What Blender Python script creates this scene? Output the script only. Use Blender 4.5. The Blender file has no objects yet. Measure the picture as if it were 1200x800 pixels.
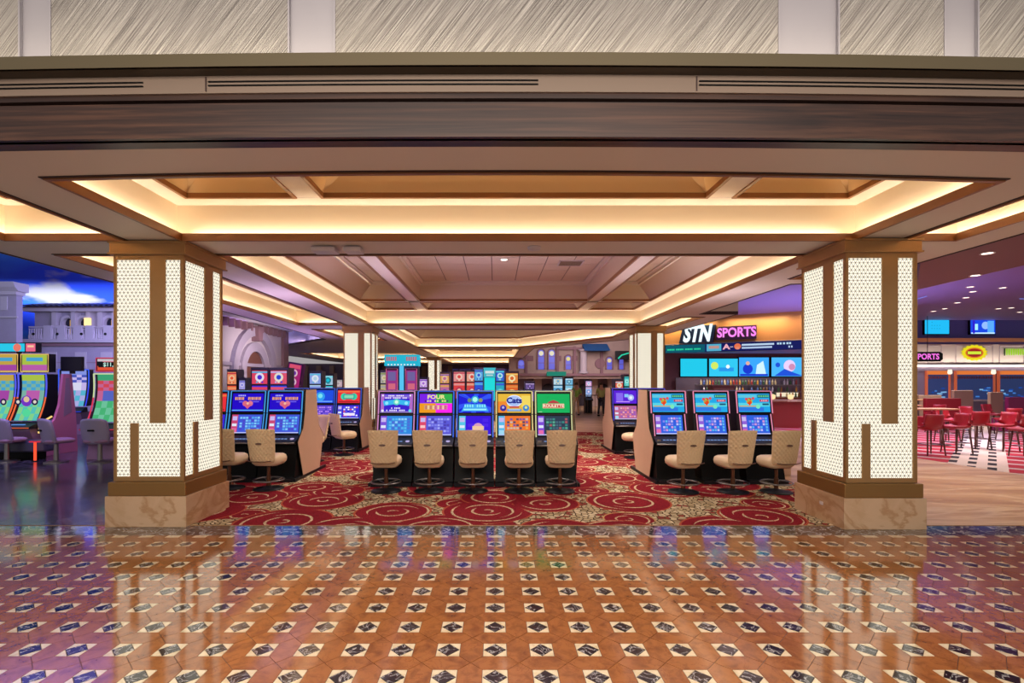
import bpy, math, random
from mathutils import Vector, Matrix
from mathutils.geometry import tessellate_polygon
random.seed(7)
C = bpy.context.scene.collection
PI = math.pi
EYE = 1.75
F = 584.0

# ------------------------------------------------------------------ camera, world, lights, exposure
cd = bpy.data.cameras.new('camera'); cam = bpy.data.objects.new('camera', cd); C.objects.link(cam)
cam.location = (0, 0, EYE); cam.rotation_euler = (PI/2, 0, 0)
cd.sensor_fit = 'HORIZONTAL'; cd.sensor_width = 36; cd.lens = 36*F/1200
cd.shift_x = 20/1200; cd.shift_y = 47.5/1200; cd.clip_start = .05; cd.clip_end = 200
bpy.context.scene.camera = cam
W = bpy.data.worlds.new('world'); bpy.context.scene.world = W; W.use_nodes = True
W.node_tree.nodes['Background'].inputs[0].default_value = (.90, .84, .84, 1)
W.node_tree.nodes['Background'].inputs[1].default_value = .42
vs = bpy.context.scene.view_settings
vs.view_transform = 'Standard'; vs.look = 'None'; vs.exposure = 0.0; vs.gamma = 1
try: bpy.context.scene.cycles.use_denoising = True; bpy.context.scene.cycles.sample_clamp_indirect = 4
except Exception: pass

def light(name, loc, size, power, col, target=None, sizey=None, spread=None):
    l = bpy.data.lights.new(name, 'AREA'); l.energy = power; l.color = col
    l.shape = 'RECTANGLE'; l.size = size; l.size_y = sizey or size
    l.spread = spread or 2.0
    o = bpy.data.objects.new(name, l); C.objects.link(o); o.location = loc
    d = Vector(target) - Vector(loc) if target else Vector((0, 0, -1))
    o.rotation_euler = d.to_track_quat('-Z', 'Y').to_euler(); return o
light('added_uplight', (-.35, 9.35, 1.68), 3.2, 26, (.85, .75, 1), (-.35, 9.35, 4), .4)  # uplights added on top of the banks to lift the ceiling tone
light('added_uplight', (-4.4, 9.75, 1.68), 1.8, 22, (.7, .55, 1), (-4.4, 9.75, 4), .4)
light('added_uplight', (3.9, 9.6, 1.68), 2.0, 18, (.9, .8, 1), (3.9, 9.6, 4), .4)
light('added_uplight', (-1, 19, 2.6), 5, 60, (.85, .62, 1), (-1, 19, 4), 3)
light('bar_fill', (10.6, 21.9, 2.95), 4, 60, (1, .85, .75), (10.6, 22.3, 0), .4)  # fill added to brighten the dark back bar
light('lounge_fill', (18, 20.5, 4.45), 4, 170, (1, .84, .8), None, 2)  # warm fill added for the dark booths and food openings
light('gate_fill', (-7.3, 18.3, 3.3), 2.5, 42, (1, .84, .84), (-9.5, 19.6, 2.6), .5)  # fill added to brighten the gatehouse front
light('added_uplight', (-8.2, 9.5, 1.9), 1.5, 90, (.55, .35, 1), (-5.2, 11.5, 3.6), 5)  # violet uplight added to tint the underside of the left ceiling
light('added_uplight', (-8.6, 17.5, 2.2), 2, 90, (.6, .35, 1), (-6, 17, 3.6), 4)
light('added_uplight', (11, 17, 1.2), 5, 160, (.6, .55, 1), (11, 17, 4.6), 5)  # uplight added below the lounge ceiling, no machine stands here
WARM = (1, .84, .66)
light('atrium_fill', (0, 1.0, 7.0), 9, 120, (1, .88, .78), (0, 2.6, 0), 3, 1.3)  # unseen overhead fill for the front floor
light('atrium_fill', (0, -2.5, 4.4), 8, 185, (1, .88, .78), (0, 8.5, .6), 1.5, 1.9)  # front fill added behind the camera for chairs and column fronts
light('hall_fill', (0.3, 10.4, 4.34), 3.6, 190, (1, .87, .78), None, 3)  # broad fill added under the trays, wider than the downlights there
light('hall_fill', (-4.3+1.2, 10.9, 4.36), .6, 40, (1, .86, .74), None, 4)
light('hall_fill', (3.45, 10.9, 4.36), .6, 42, (1, .86, .74), None, 4)
light('hall_fill', (0, 21, 4.3), 3, 170, (1, .80, .80), None, 3)
light('hall_fill', (-1.3, 30, 4.3), 3, 130, (1, .72, .80), None, 4)
light('hall_fill', (-1.3, 40, 4.3), 3, 130, (1, .72, .80), None, 4)
light('violet_wash', (-11, 10.5, 6.2), 6, 420, (.50, .38, 1), (-13, 13, 0), 5, 1.8)
light('violet_wash', (-14, 21, 6.0), 5, 330, (.50, .46, 1), (-19, 26, 3), 3, 1.7)
light('sky_cove', (-22, 27.8, 5.0), 14, 480, (.55, .75, 1), (-22, 31, 8.5), .6)
light('sky_cove', (-12, 12, 4.9), 6, 600, (.6, .7, 1), (-14, 20, 8), 1)
light('sports_wash', (13, 16, 4.45), 7, 330, (.66, .55, 1), None, 5)
light('sports_wash', (13, 13, 4.4), 5, 230, (1, .80, .78), None, 4)
light('walkway_light', (8.0, 8.5, 3.95), 2.5, 85, (1, .84, .72), None, 4)
light('plaza_light', (6.5, 29, 5.2), 5, 190, (1, .80, .80), (6.5, 35, 2), 3)
light('violet_wash', (-11, 31, 3.3), 5, 120, (.8, .5, 1), None, 6)

# ------------------------------------------------------------------ materials
def lin(h):
    h = h.lstrip('#'); r = [int(h[i:i+2], 16)/255 for i in (0, 2, 4)]
    return tuple((c/12.92 if c <= .04045 else ((c+.055)/1.055)**2.4) for c in r) + (1,)
MC = {}
def mat(name, col, rough=.5, metal=0, emit=None, es=0, bump=0, bscale=30, var=0, vscale=4, coat=0, stretch=(1,1,1), dark=None, spec=None):
    if name in MC: return MC[name]
    m = bpy.data.materials.new(name); m.use_nodes = True; nt = m.node_tree; b = nt.nodes['Principled BSDF']
    c = lin(col) if isinstance(col, str) else tuple(col)
    b.inputs['Base Color'].default_value = c; b.inputs['Roughness'].default_value = rough; b.inputs['Metallic'].default_value = metal
    if spec is not None: b.inputs['Specular IOR Level'].default_value = spec
    if coat: b.inputs['Coat Weight'].default_value = coat; b.inputs['Coat Roughness'].default_value = .06
    if emit: b.inputs['Emission Color'].default_value = lin(emit); b.inputs['Emission Strength'].default_value = es
    if var or bump:
        tc = nt.nodes.new('ShaderNodeTexCoord'); mp = nt.nodes.new('ShaderNodeMapping'); mp.inputs['Scale'].default_value = stretch
        nt.links.new(tc.outputs['Object'], mp.inputs[0])
    if var:
        n = nt.nodes.new('ShaderNodeTexNoise'); n.inputs['Scale'].default_value = vscale; n.inputs['Detail'].default_value = 6; n.inputs['Roughness'].default_value = .65
        r = nt.nodes.new('ShaderNodeValToRGB'); nt.links.new(mp.outputs[0], n.inputs['Vector']); nt.links.new(n.outputs['Fac'], r.inputs[0])
        d = lin(dark) if dark else tuple(x*(1-var) for x in c[:3]) + (1,)
        r.color_ramp.elements[0].position = .33; r.color_ramp.elements[0].color = d
        r.color_ramp.elements[1].position = .66; r.color_ramp.elements[1].color = c
        nt.links.new(r.outputs[0], b.inputs['Base Color'])
    if bump:
        n = nt.nodes.new('ShaderNodeTexNoise'); n.inputs['Scale'].default_value = bscale; n.inputs['Detail'].default_value = 3
        bp = nt.nodes.new('ShaderNodeBump'); bp.inputs['Strength'].default_value = bump; bp.inputs['Distance'].default_value = .01
        nt.links.new(mp.outputs[0], n.inputs['Vector']); nt.links.new(n.outputs['Fac'], bp.inputs['Height']); nt.links.new(bp.outputs[0], b.inputs['Normal'])
    MC[name] = m; return m
def emi(col, s=1.0):
    k = 'glow_%s_%g' % (col.strip('#'), s)
    if k in MC: return MC[k]
    m = mat(k, '#020202', .6, 0, col, s, spec=.1); return m

class NG:
    """tiny node-graph helper"""
    def __init__(s, name):
        s.m = bpy.data.materials.new(name); s.m.use_nodes = True; s.t = s.m.node_tree; s.b = s.t.nodes['Principled BSDF']
        s.tc = s.t.nodes.new('ShaderNodeTexCoord').outputs['Object']; MC[name] = s.m
    def set(s, inp, v):
        if isinstance(v, bpy.types.NodeSocket): s.t.links.new(v, inp)
        else: inp.default_value = v
    def math(s, op, a, b=0.0, c=0.0):
        n = s.t.nodes.new('ShaderNodeMath'); n.operation = op
        s.set(n.inputs[0], a); s.set(n.inputs[1], b); s.set(n.inputs[2], c); return n.outputs[0]
    def vmath(s, op, a, b=(0,0,0)):
        n = s.t.nodes.new('ShaderNodeVectorMath'); n.operation = op
        s.set(n.inputs[0], a); s.set(n.inputs[1], b); return n.outputs[0]
    def sep(s, v):
        n = s.t.nodes.new('ShaderNodeSeparateXYZ'); s.set(n.inputs[0], v); return n.outputs
    def mapping(s, v, scale=(1,1,1), rot=(0,0,0), loc=(0,0,0)):
        n = s.t.nodes.new('ShaderNodeMapping'); s.set(n.inputs[0], v); n.inputs['Scale'].default_value = scale
        n.inputs['Rotation'].default_value = rot; n.inputs['Location'].default_value = loc; return n.outputs[0]
    def noise(s, v, scale, detail=4, rough=.6, dist=0):
        n = s.t.nodes.new('ShaderNodeTexNoise'); s.set(n.inputs['Vector'], v); n.inputs['Scale'].default_value = scale
        n.inputs['Detail'].default_value = detail; n.inputs['Roughness'].default_value = rough; n.inputs['Distortion'].default_value = dist; return n.outputs['Fac']
    def vor(s, v, scale, feat='F1', rnd=1.0):
        n = s.t.nodes.new('ShaderNodeTexVoronoi'); n.feature = feat; n.voronoi_dimensions = '2D'
        s.set(n.inputs['Vector'], v); n.inputs['Scale'].default_value = scale; n.inputs['Randomness'].default_value = rnd; return n
    def ramp(s, f, stops, const=False):
        n = s.t.nodes.new('ShaderNodeValToRGB'); s.set(n.inputs[0], f); e = n.color_ramp.elements
        if const: n.color_ramp.interpolation = 'CONSTANT'
        while len(e) > 1: e.remove(e[-1])
        e[0].position = stops[0][0]; e[0].color = stops[0][1]
        for p, c in stops[1:]: x = e.new(p); x.color = c
        return n.outputs[0]
    def mix(s, f, a, b):
        n = s.t.nodes.new('ShaderNodeMix'); n.data_type = 'RGBA'; s.set(n.inputs[0], f); s.set(n.inputs[6], a); s.set(n.inputs[7], b); return n.outputs[2]
    def bump(s, h, st=.3, d=.01):
        n = s.t.nodes.new('ShaderNodeBump'); n.inputs['Strength'].default_value = st; n.inputs['Distance'].default_value = d
        s.set(n.inputs['Height'], h); s.set(s.b.inputs['Normal'], n.outputs[0])
    def out(s, col, rough=.5, metal=0, coat=0):
        s.set(s.b.inputs['Base Color'], col); s.set(s.b.inputs['Roughness'], rough); s.b.inputs['Metallic'].default_value = metal
        s.b.inputs['Coat Weight'].default_value = coat; s.b.inputs['Coat Roughness'].default_value = .07
        return s.m

def marble_mat(name, base, dark, vein, scale=3, vscale=2.2, vthick=.03, rough=.12, rnd=True, stretch=(1,1,1), coat=.6, bump=.02):
    g = NG(name); v = g.tc
    if rnd:
        oi = g.t.nodes.new('ShaderNodeObjectInfo'); gm = g.t.nodes.new('ShaderNodeNewGeometry')
        r = g.math('ADD', g.math('MULTIPLY', oi.outputs['Random'], 37.0), g.math('MULTIPLY', gm.outputs['Random Per Island'], 53.0))
        cx = g.t.nodes.new('ShaderNodeCombineXYZ'); g.set(cx.inputs[0], r); g.set(cx.inputs[1], r); v = g.vmath('ADD', v, cx.outputs[0])
    v = g.mapping(v, stretch, (0, 0, .4))
    n = g.noise(v, scale, 7, .62, .6)
    col = g.ramp(n, [(.30, lin(dark)), (.55, lin(base)), (.75, lin(base))])
    w = g.math('ABSOLUTE', g.math('SUBTRACT', g.noise(v, vscale, 5, .55, 1.2), .5))
    vf = g.ramp(w, [(0, (1,1,1,1)), (vthick, (0,0,0,1))])
    col = g.mix(vf, col, lin(vein))
    g.bump(g.noise(g.tc, 3.5, 2), bump, .02)
    g.b.inputs['Specular IOR Level'].default_value = .7
    return g.out(col, rough, 0, coat)

M_HEX = marble_mat('orange_marble', '#a06434', '#774222', '#8a4f2a', 9, 5, .012, .11)
M_WHT = marble_mat('cream_marble', '#e9d9b8', '#cfb98f', '#dcc9a2', 12, 6, .01, .12)
M_BLK = marble_mat('black_marble', '#1b1c26', '#0c0d14', '#b9b6b4', 8, 11, .028, .10)
M_GRAN = marble_mat('grey_marble', '#2b2a35', '#14141d', '#d8d4d0', 5, 5, .030, .10, False)
M_TAN = marble_mat('tan_marble', '#c29a72', '#94684a', '#d4b48e', 1.3, .9, .05, .38, False, (.3, 1.8, 1), .05)
M_DARKM = marble_mat('dark_marble', '#2b2a35', '#15151d', '#6d6a75', 3, 2.4, .03, .20, False, (1, 1, 1), .3, .25)
M_PLINTH = marble_mat('plinth_marble', '#cfae8a', '#bd9870', '#b68c62', 1.6, .8, .04, .28, False, (1, 1, 1.6), .3)
M_GROUT = mat('grout', '#4a2f1e', .6)
M_BRASS = mat('brass', '#b28a58', .38, .55, bump=.02, bscale=6, var=.12, vscale=1.5)
M_BRASS2 = mat('dark_brass', '#94703f', .36, .55)
M_LATT = mat('lattice_brass', '#57442f', .45, .4)
M_CEIL = mat('taupe_paint', '#dacdbb', .55, bump=.02, bscale=40)
M_RISER = mat('cream_paint', '#ead8b8', .6)
M_LEDGE = mat('white_paint', '#efe3d2', .6)
M_TRAY = mat('gold_tray_paint', '#ecc68a', .6)
M_TRAY2 = mat('beige_tray_paint', '#d2bea4', .6)
M_LIP = mat('brown_trim_paint', '#8c5a30', .4)
M_LIPD = mat('dark_trim_paint', '#3c2520', .5)
M_TILEC = mat('acoustic_tile', '#dccbb6', .85, bump=.5, bscale=60, var=.06, vscale=60)
M_BLACK = mat('black_lacquer', '#050506', .5, 0, spec=.15)
M_DARK = mat('dark_plastic', '#111116', .45, spec=.3)
M_STEEL = mat('brushed_steel', '#8d8a88', .28, .9)
M_PANEL = mat('tan_laminate', '#cda98c', .45, bump=.03, bscale=30, var=.05, vscale=3)
M_CHAIR = mat('beige_leather', '#d2b48c', .45, spec=.3)
M_SEAT = mat('cream_leather', '#e2c8a2', .42, bump=.04, bscale=120)
M_GREYV = mat('grey_vinyl', '#9088a0', .45)
M_MAUVE = mat('mauve_panel', '#8c6a80', .4)
M_RED = mat('red_vinyl', '#a01c26', .4)
M_WOODL = mat('leg_wood', '#5b3a2a', .45)
M_WOODT = mat('table_wood', '#b98e66', .4, var=.1, vscale=3)
M_STONE = mat('facade_stone', '#a79bb0', .75, bump=.15, bscale=12, var=.10, vscale=2)
M_STONE2 = mat('facade_trim', '#beb2bd', .7)
M_STONEP = mat('plaza_stone', '#b39a92', .75, bump=.1, bscale=10, var=.12, vscale=1.5)
M_STONED = mat('plaza_trim', '#8a6670', .7)
M_GREY = mat('grey_white_plastic', '#cdc3c4', .4)

# wood fascia
g = NG('dark_wood'); v = g.mapping(g.tc, (.25, 14, 14))
n = g.noise(v, 2.2, 6, .6, .5); g.out(g.ramp(n, [(.3, lin('#20120e')), (.5, lin('#39241b')), (.7, lin('#553829'))]), .38); M_WOOD = g.m
# scratched plaster
g = NG('scratched_plaster'); v = g.mapping(g.tc, (1, 1, 1), (0, math.radians(52), 0)); v = g.mapping(v, (.9, 1, 105))
n = g.noise(v, 1.6, 2.5, .5, 0)
g.out(g.ramp(n, [(.36, lin('#77706b')), (.5, lin('#a39c95')), (.62, lin('#b8b1aa'))]), .6); g.bump(n, .9, .03); M_SCRATCH = g.m
M_PLAST = mat('smooth_plaster', '#9c979c', .55, var=.05, vscale=2)
M_OLIVE = mat('olive_bronze', '#635840', .35, .35)
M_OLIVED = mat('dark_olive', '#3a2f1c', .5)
M_VENTB = mat('grey_brown_paint', '#8c7867', .5)

# carpet
g = NG('swirl_carpet')
def swirl(scale, rnd, off, turns, sgn):
    v = g.mapping(g.tc, (1, 1, 1), (0, 0, .3), off); vo = g.vor(v, scale, 'F1', rnd); d = vo.outputs['Distance']
    rel = g.vmath('SUBTRACT', v, vo.outputs['Position']); sx = g.sep(rel); ang = g.math('ARCTAN2', sx[1], sx[0])
    t = g.math('FRACT', g.math('ADD', g.math('MULTIPLY', d, turns), g.math('MULTIPLY', ang, sgn/(2*PI))))
    line = g.math('LESS_THAN', t, .17)
    gap = g.math('GREATER_THAN', g.math('SINE', g.math('ADD', g.math('MULTIPLY', ang, 1.0), g.math('MULTIPLY', d, 9.0))), -.55)
    return d, g.math('MULTIPLY', line, gap), vo.outputs['Color']
wob = g.noise(g.tc, 2.0, 2)
def rings(v, vo, thr):
    d = vo.outputs['Distance']; rel = g.vmath('SUBTRACT', v, vo.outputs['Position']); sx = g.sep(rel); ang = g.math('ARCTAN2', sx[1], sx[0])
    cid = g.sep(vo.outputs['Color'])[0]
    t = g.math('FRACT', g.math('ADD', g.math('MULTIPLY', d, 8.5), g.math('MULTIPLY', g.math('SINE', ang), .12)))
    line = g.math('LESS_THAN', g.math('ABSOLUTE', g.math('SUBTRACT', t, .5)), .12)
    ph = g.math('ADD', g.math('MULTIPLY', d, 26.0), g.math('MULTIPLY', cid, 20.0))
    gap = g.math('GREATER_THAN', g.math('SINE', g.math('ADD', ang, ph)), .05)
    return d, g.math('MULTIPLY', line, gap)
v1 = g.mapping(g.tc, (1, 1, 1), (0, 0, .3), (.3, .1, 0)); vo1 = g.vor(v1, .86, 'F1', .8)
d1, l1 = rings(v1, vo1, .5)
sz = g.math('ADD', g.math('MULTIPLY', g.sep(vo1.outputs['Color'])[1], .20), .38)
inside = g.math('LESS_THAN', d1, sz); rim = g.math('MULTIPLY', g.math('GREATER_THAN', d1, g.math('SUBTRACT', sz, .022)), inside)
e = g.vor(g.tc, 13, 'DISTANCE_TO_EDGE').outputs['Distance']; f1 = g.vor(g.tc, 13).outputs['Color']
spk = g.mix(g.math('LESS_THAN', e, .10), g.ramp(g.sep(f1)[0], [(0, lin('#b8a684')), (.4, lin('#cfc0a0')), (.70, lin('#9a8868')), (.84, lin('#8a3a34'))], True), lin('#4a3a26'))
red = g.ramp(g.noise(g.tc, 45, 3), [(.3, lin('#5c1019')), (.6, lin('#8a1a28'))])
tex = g.ramp(g.noise(g.tc, 60, 2), [(.42, lin('#8c5a44')), (.52, lin('#d8c8a4'))])
# smaller overlapping discs
v2 = g.mapping(g.tc, (1, 1, 1), (0, 0, 1.1), (5.3, 2.1, 0)); vo2 = g.vor(v2, 1.15, 'F1', .8)
d2, l2 = rings(v2, vo2, .5); pick = g.math('GREATER_THAN', g.sep(vo2.outputs['Color'])[0], .45)
in2 = g.math('MULTIPLY', g.math('LESS_THAN', d2, .38), pick); rim2 = g.math('MULTIPLY', g.math('GREATER_THAN', d2, .355), in2)
c2 = g.mix(rim2, g.mix(l2, red, tex), lin('#b89060'))
c1_ = g.mix(rim, g.mix(l1, red, tex), lin('#a85038'))
base_ = g.mix(in2, spk, c2); col = g.mix(inside, base_, c1_)
g.bump(g.noise(g.tc, 150, 2), .5, .006); g.out(col, .95); g.b.inputs['Specular IOR Level'].default_value = .1; M_CARPET = g.m
# plaid carpet of the sports lounge
g = NG('plaid_carpet'); s = g.sep(g.tc)
us = g.math('MULTIPLY', g.math('SUBTRACT', s[0], s[1]), .7071); wsum = g.math('MULTIPLY', g.math('ADD', s[0], s[1]), .7071)
fy = g.math('FRACT', g.math('MULTIPLY', wsum, 1.25)); fx = g.math('FRACT', g.math('MULTIPLY', g.math('ADD', us, .7), .25))
w1 = g.math('LESS_THAN', fy, .28); wx = g.math('LESS_THAN', fx, .23); bx_ = g.math('LESS_THAN', g.math('FRACT', g.math('MULTIPLY', fx, 13.0)), .45)
bx_ = g.math('MULTIPLY', g.math('MULTIPLY', bx_, wx), g.math('GREATER_THAN', g.math('FRACT', g.math('MULTIPLY', wsum, 1.25)), .45))
col = g.mix(w1, lin('#a01226'), lin('#b59a94')); col = g.mix(wx, col, lin('#cbb9a6')); col = g.mix(bx_, col, lin('#1c1418'))
g.out(col, .95); M_PLAID = g.m
# painted sky
g = NG('painted_sky'); v = g.mapping(g.tc, (.07, .10, .16)); n = g.noise(v, 2.0, 5, .5, .2)
sky = g.ramp(g.noise(g.mapping(g.tc, (.05, .08, .2)), 2, 2), [(.38, lin('#0c34c0')), (.55, lin('#2a78e0')), (.7, lin('#6cc0f4'))])
g.out(g.mix(g.ramp(n, [(.55, (0,0,0,1)), (.62, (1,1,1,1))]), sky, lin('#a89494')), .9); M_SKY = g.m
M_PURPC = mat('violet_ceiling_paint', '#7b68a8', .6)
M_BROWNC = mat('brown_ceiling_paint', '#6e4a44', .5)
M_GOLDW = mat('gold_wall_paint', '#c08a4c', .5)
M_GLASSP = emi('#fff6e0', 1.2)

# ------------------------------------------------------------------ mesh building
class MB:
    def __init__(s): s.v = []; s.f = []; s.m = []
    def quad(s, a, b, c, d, mi=0):
        n = len(s.v); s.v += [a, b, c, d]; s.f.append((n, n+1, n+2, n+3)); s.m.append(mi)
    def poly(s, pts, mi=0):
        n = len(s.v); s.v += list(pts); s.f.append(tuple(range(n, n+len(pts)))); s.m.append(mi)
    def box(s, x0, x1, y0, y1, z0, z1, mi=0, segs=1):
        for k in range(segs):
            a = x0+(x1-x0)*k/segs; b = x0+(x1-x0)*(k+1)/segs
            n = len(s.v)
            s.v += [(a,y0,z0),(b,y0,z0),(b,y1,z0),(a,y1,z0),(a,y0,z1),(b,y0,z1),(b,y1,z1),(a,y1,z1)]
            fs = [(0,3,2,1),(4,5,6,7),(0,1,5,4),(2,3,7,6)]
            if k == 0: fs.append((3,0,4,7))
            if k == segs-1: fs.append((1,2,6,5))
            for q in fs: s.f.append(tuple(n+i for i in q)); s.m.append(mi)
        return s
    def prism(s, prof, x0, x1, mi=0):
        """profile of (y,z) points extruded along x"""
        n = len(s.v); k = len(prof)
        s.v += [(x0, y, z) for y, z in prof] + [(x1, y, z) for y, z in prof]
        s.f.append(tuple(range(n, n+k))[::-1]); s.m.append(mi); s.f.append(tuple(range(n+k, n+2*k))); s.m.append(mi)
        for i in range(k):
            j = (i+1) % k; s.f.append((n+i, n+j, n+k+j, n+k+i)); s.m.append(mi)
        return s
    def slab(s, pts, z0, z1, mi=0):
        """outline in x,y extruded in z"""
        n = len(s.v); k = len(pts)
        s.v += [(x, y, z0) for x, y in pts] + [(x, y, z1) for x, y in pts]
        s.f.append(tuple(range(n, n+k))[::-1]); s.m.append(mi); s.f.append(tuple(range(n+k, n+2*k))); s.m.append(mi)
        for i in range(k):
            j = (i+1) % k; s.f.append((n+i, n+j, n+k+j, n+k+i)); s.m.append(mi)
        return s
    def plate(s, pts, y0, y1, mi=0):
        """outline in x,z extruded in y"""
        n = len(s.v); k = len(pts)
        s.v += [(x, y0, z) for x, z in pts] + [(x, y1, z) for x, z in pts]
        s.f.append(tuple(range(n, n+k))); s.m.append(mi); s.f.append(tuple(range(n+k, n+2*k))[::-1]); s.m.append(mi)
        for i in range(k):
            j = (i+1) % k; s.f.append((n+j, n+i, n+k+i, n+k+j)); s.m.append(mi)
        return s
    def lathe(s, prof, n=20, c=(0,0,0), mi=0):
        b = len(s.v)
        for r, z in prof:
            for i in range(n): a = 2*PI*i/n; s.v.append((c[0]+r*math.cos(a), c[1]+r*math.sin(a), c[2]+z))
        for k in range(len(prof)-1):
            for i in range(n):
                j = (i+1) % n; s.f.append((b+k*n+i, b+k*n+j, b+(k+1)*n+j, b+(k+1)*n+i)); s.m.append(mi)
        s.f.append(tuple(b+i for i in range(n))[::-1]); s.m.append(mi)
        e = b+(len(prof)-1)*n; s.f.append(tuple(e+i for i in range(n))); s.m.append(mi)
        return s
    def tube(s, pts, r, n=8, closed=False, mi=0):
        b = len(s.v); P = [Vector(p) for p in pts]; k = len(P)
        for i, p in enumerate(P):
            t = (P[(i+1) % k]-P[i-1]) if closed else (P[min(i+1, k-1)]-P[max(i-1, 0)])
            t.normalize(); u = t.cross(Vector((0,0,1)))
            if u.length < .1: u = t.cross(Vector((1,0,0)))
            u.normalize(); w = t.cross(u); rr = r[i] if isinstance(r, (list, tuple)) else r
            for q in range(n): a = 2*PI*q/n; s.v.append(tuple(p+u*math.cos(a)*rr+w*math.sin(a)*rr))
        for i in range(k if closed else k-1):
            for q in range(n):
                j = (i+1) % k; s.f.append((b+i*n+q, b+i*n+(q+1) % n, b+j*n+(q+1) % n, b+j*n+q)); s.m.append(mi)
        if not closed:
            s.f.append(tuple(b+q for q in range(n))[::-1]); s.m.append(mi); s.f.append(tuple(b+(k-1)*n+q for q in range(n))); s.m.append(mi)
        return s
    def ring(s, A, za, B, zb, mi=0):
        k = len(A); n = len(s.v)
        s.v += [(x, y, za) for x, y in A] + [(x, y, zb) for x, y in B]
        for i in range(k):
            j = (i+1) % k; s.f.append((n+i, n+j, n+k+j, n+k+i)); s.m.append(mi)
    def fill(s, loops, z, mi=0):
        vs_ = [[Vector((x, y, 0)) for x, y in L] for L in loops]
        n = len(s.v); flat = [p for L in loops for p in L]; s.v += [(x, y, z) for x, y in flat]
        for t in tessellate_polygon(vs_): s.f.append(tuple(n+i for i in t)); s.m.append(mi)
    def xf(s, M, start=0):
        for i in range(start, len(s.v)): s.v[i] = tuple(M @ Vector(s.v[i]))
        return s
    def mesh(s, name, mats, smooth=False, warp=False, angle=None):
        me = bpy.data.meshes.new(name)
        V = [(x, wy(x, y), z) for x, y, z in s.v] if warp else s.v
        me.from_pydata(V, [], s.f)
        if not isinstance(mats, (list, tuple)): mats = [mats]
        for m in mats: me.materials.append(m)
        me.polygons.foreach_set('material_index', s.m)
        if smooth: me.polygons.foreach_set('use_smooth', [True]*len(s.f))
        me.update(); return me
    def build(s, name, mats, parent=None, loc=(0,0,0), rz=0, smooth=False, warp=False, bevel=0, rot=None, label=None):
        o = bpy.data.objects.new(name, s.mesh(name, mats, smooth, warp)); C.objects.link(o)
        o.location = loc; o.rotation_euler = rot or (0, 0, rz)
        if parent: o.parent = parent
        if bevel:
            b = o.modifiers.new('bevel', 'BEVEL'); b.width = bevel; b.segments = 2; b.limit_method = 'ANGLE'; b.angle_limit = .6
        if label: o['label'] = label
        return o
def wy(x, y):
    if y >= 6: return y
    k = .0045 if y <= 3.5 else (.0045+.0045*(y-3.5)/.6 if y <= 4.1 else .009*(6-y)/1.9)
    return y + k*min(x*x, 42)
def thing(name, label, cat, loc=(0,0,0), rz=0, group=None):
    o = bpy.data.objects.new(name, None); C.objects.link(o); o.location = loc; o.rotation_euler = (0, 0, rz)
    o.empty_display_size = .1; o['label'] = label; o['category'] = cat
    if group: o['group'] = group
    return o
def tag(o, label, cat, group=None):
    o['label'] = label; o['category'] = cat
    if group: o['group'] = group
    return o
def struct(o, label=None):
    o['kind'] = 'structure'
    if label: o['label'] = label
    return o
KIDS = {}
def dup(o, loc=None, rz=None, label=None, group=None, parent=None, skip=()):
    c = o.copy(); C.objects.link(c)
    if parent is not None: c.parent = parent
    if loc is not None: c.location = loc
    if rz is not None: c.rotation_euler = (0, 0, rz)
    if label: c['label'] = label
    if group: c['group'] = group
    for ch in list(o.children):
        if ch.name.split('.')[0] in skip: continue
        dup(ch, parent=c)
    return c
TXT = {}
def text_geo(body, size=1.0, shear=0, bold=0):
    k = (body, shear, bold)
    if k not in TXT:
        cu = bpy.data.curves.new('t', 'FONT'); cu.body = body; cu.align_x = 'CENTER'; cu.align_y = 'CENTER'; cu.shear = shear; cu.offset = bold; cu.resolution_u = 3
        o = bpy.data.objects.new('t', cu); C.objects.link(o)
        me = bpy.data.meshes.new_from_object(o.evaluated_get(bpy.context.evaluated_depsgraph_get()))
        TXT[k] = ([tuple(v.co) for v in me.vertices], [tuple(p.vertices) for p in me.polygons])
        bpy.data.objects.remove(o); bpy.data.curves.remove(cu); bpy.data.meshes.remove(me)
    v, f = TXT[k]; return [(x*size, y*size) for x, y, z in v], f
class Art:
    """flat shapes laid just in front of a screen; local x right, z up, towards -y"""
    def __init__(s): s.mb = MB(); s.cols = []; s.lay = 0
    def mi(s, col, st=1.0):
        k = (col, st)
        if k not in s.cols: s.cols.append(k)
        return s.cols.index(k)
    def _y(s): s.lay += 1; return -.0006*s.lay
    def rect(s, x, z, w, h, col, st=1.0):
        y = s._y(); s.mb.quad((x-w/2, y, z-h/2), (x+w/2, y, z-h/2), (x+w/2, y, z+h/2), (x-w/2, y, z+h/2), s.mi(col, st)); return s
    def circ(s, x, z, r, col, n=14, rz=None, st=1.0):
        y = s._y(); s.mb.poly([(x+r*math.cos(2*PI*i/n), y, z+(rz or r)*math.sin(2*PI*i/n)) for i in range(n)], s.mi(col, st)); return s
    def polyg(s, pts, col, st=1.0):
        y = s._y(); s.mb.poly([(a, y, b) for a, b in pts], s.mi(col, st)); return s
    def text(s, body, x, z, size, col, wscale=1.0, shear=0, bold=.02, st=1.0):
        y = s._y(); v, f = text_geo(body, size, shear, bold); n = len(s.mb.v); mi = s.mi(col, st)
        s.mb.v += [(x+a*wscale, y, z+b) for a, b in v]
        for q in f: s.mb.f.append(tuple(n+i for i in q)); s.mb.m.append(mi)
        return s
    def build(s, name, parent, loc=(0,0,0), rot=(0,0,0), st=1.0):
        return s.mb.build(name, [emi(c, k*st) for c, k in s.cols], parent, loc, rot=rot)

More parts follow.
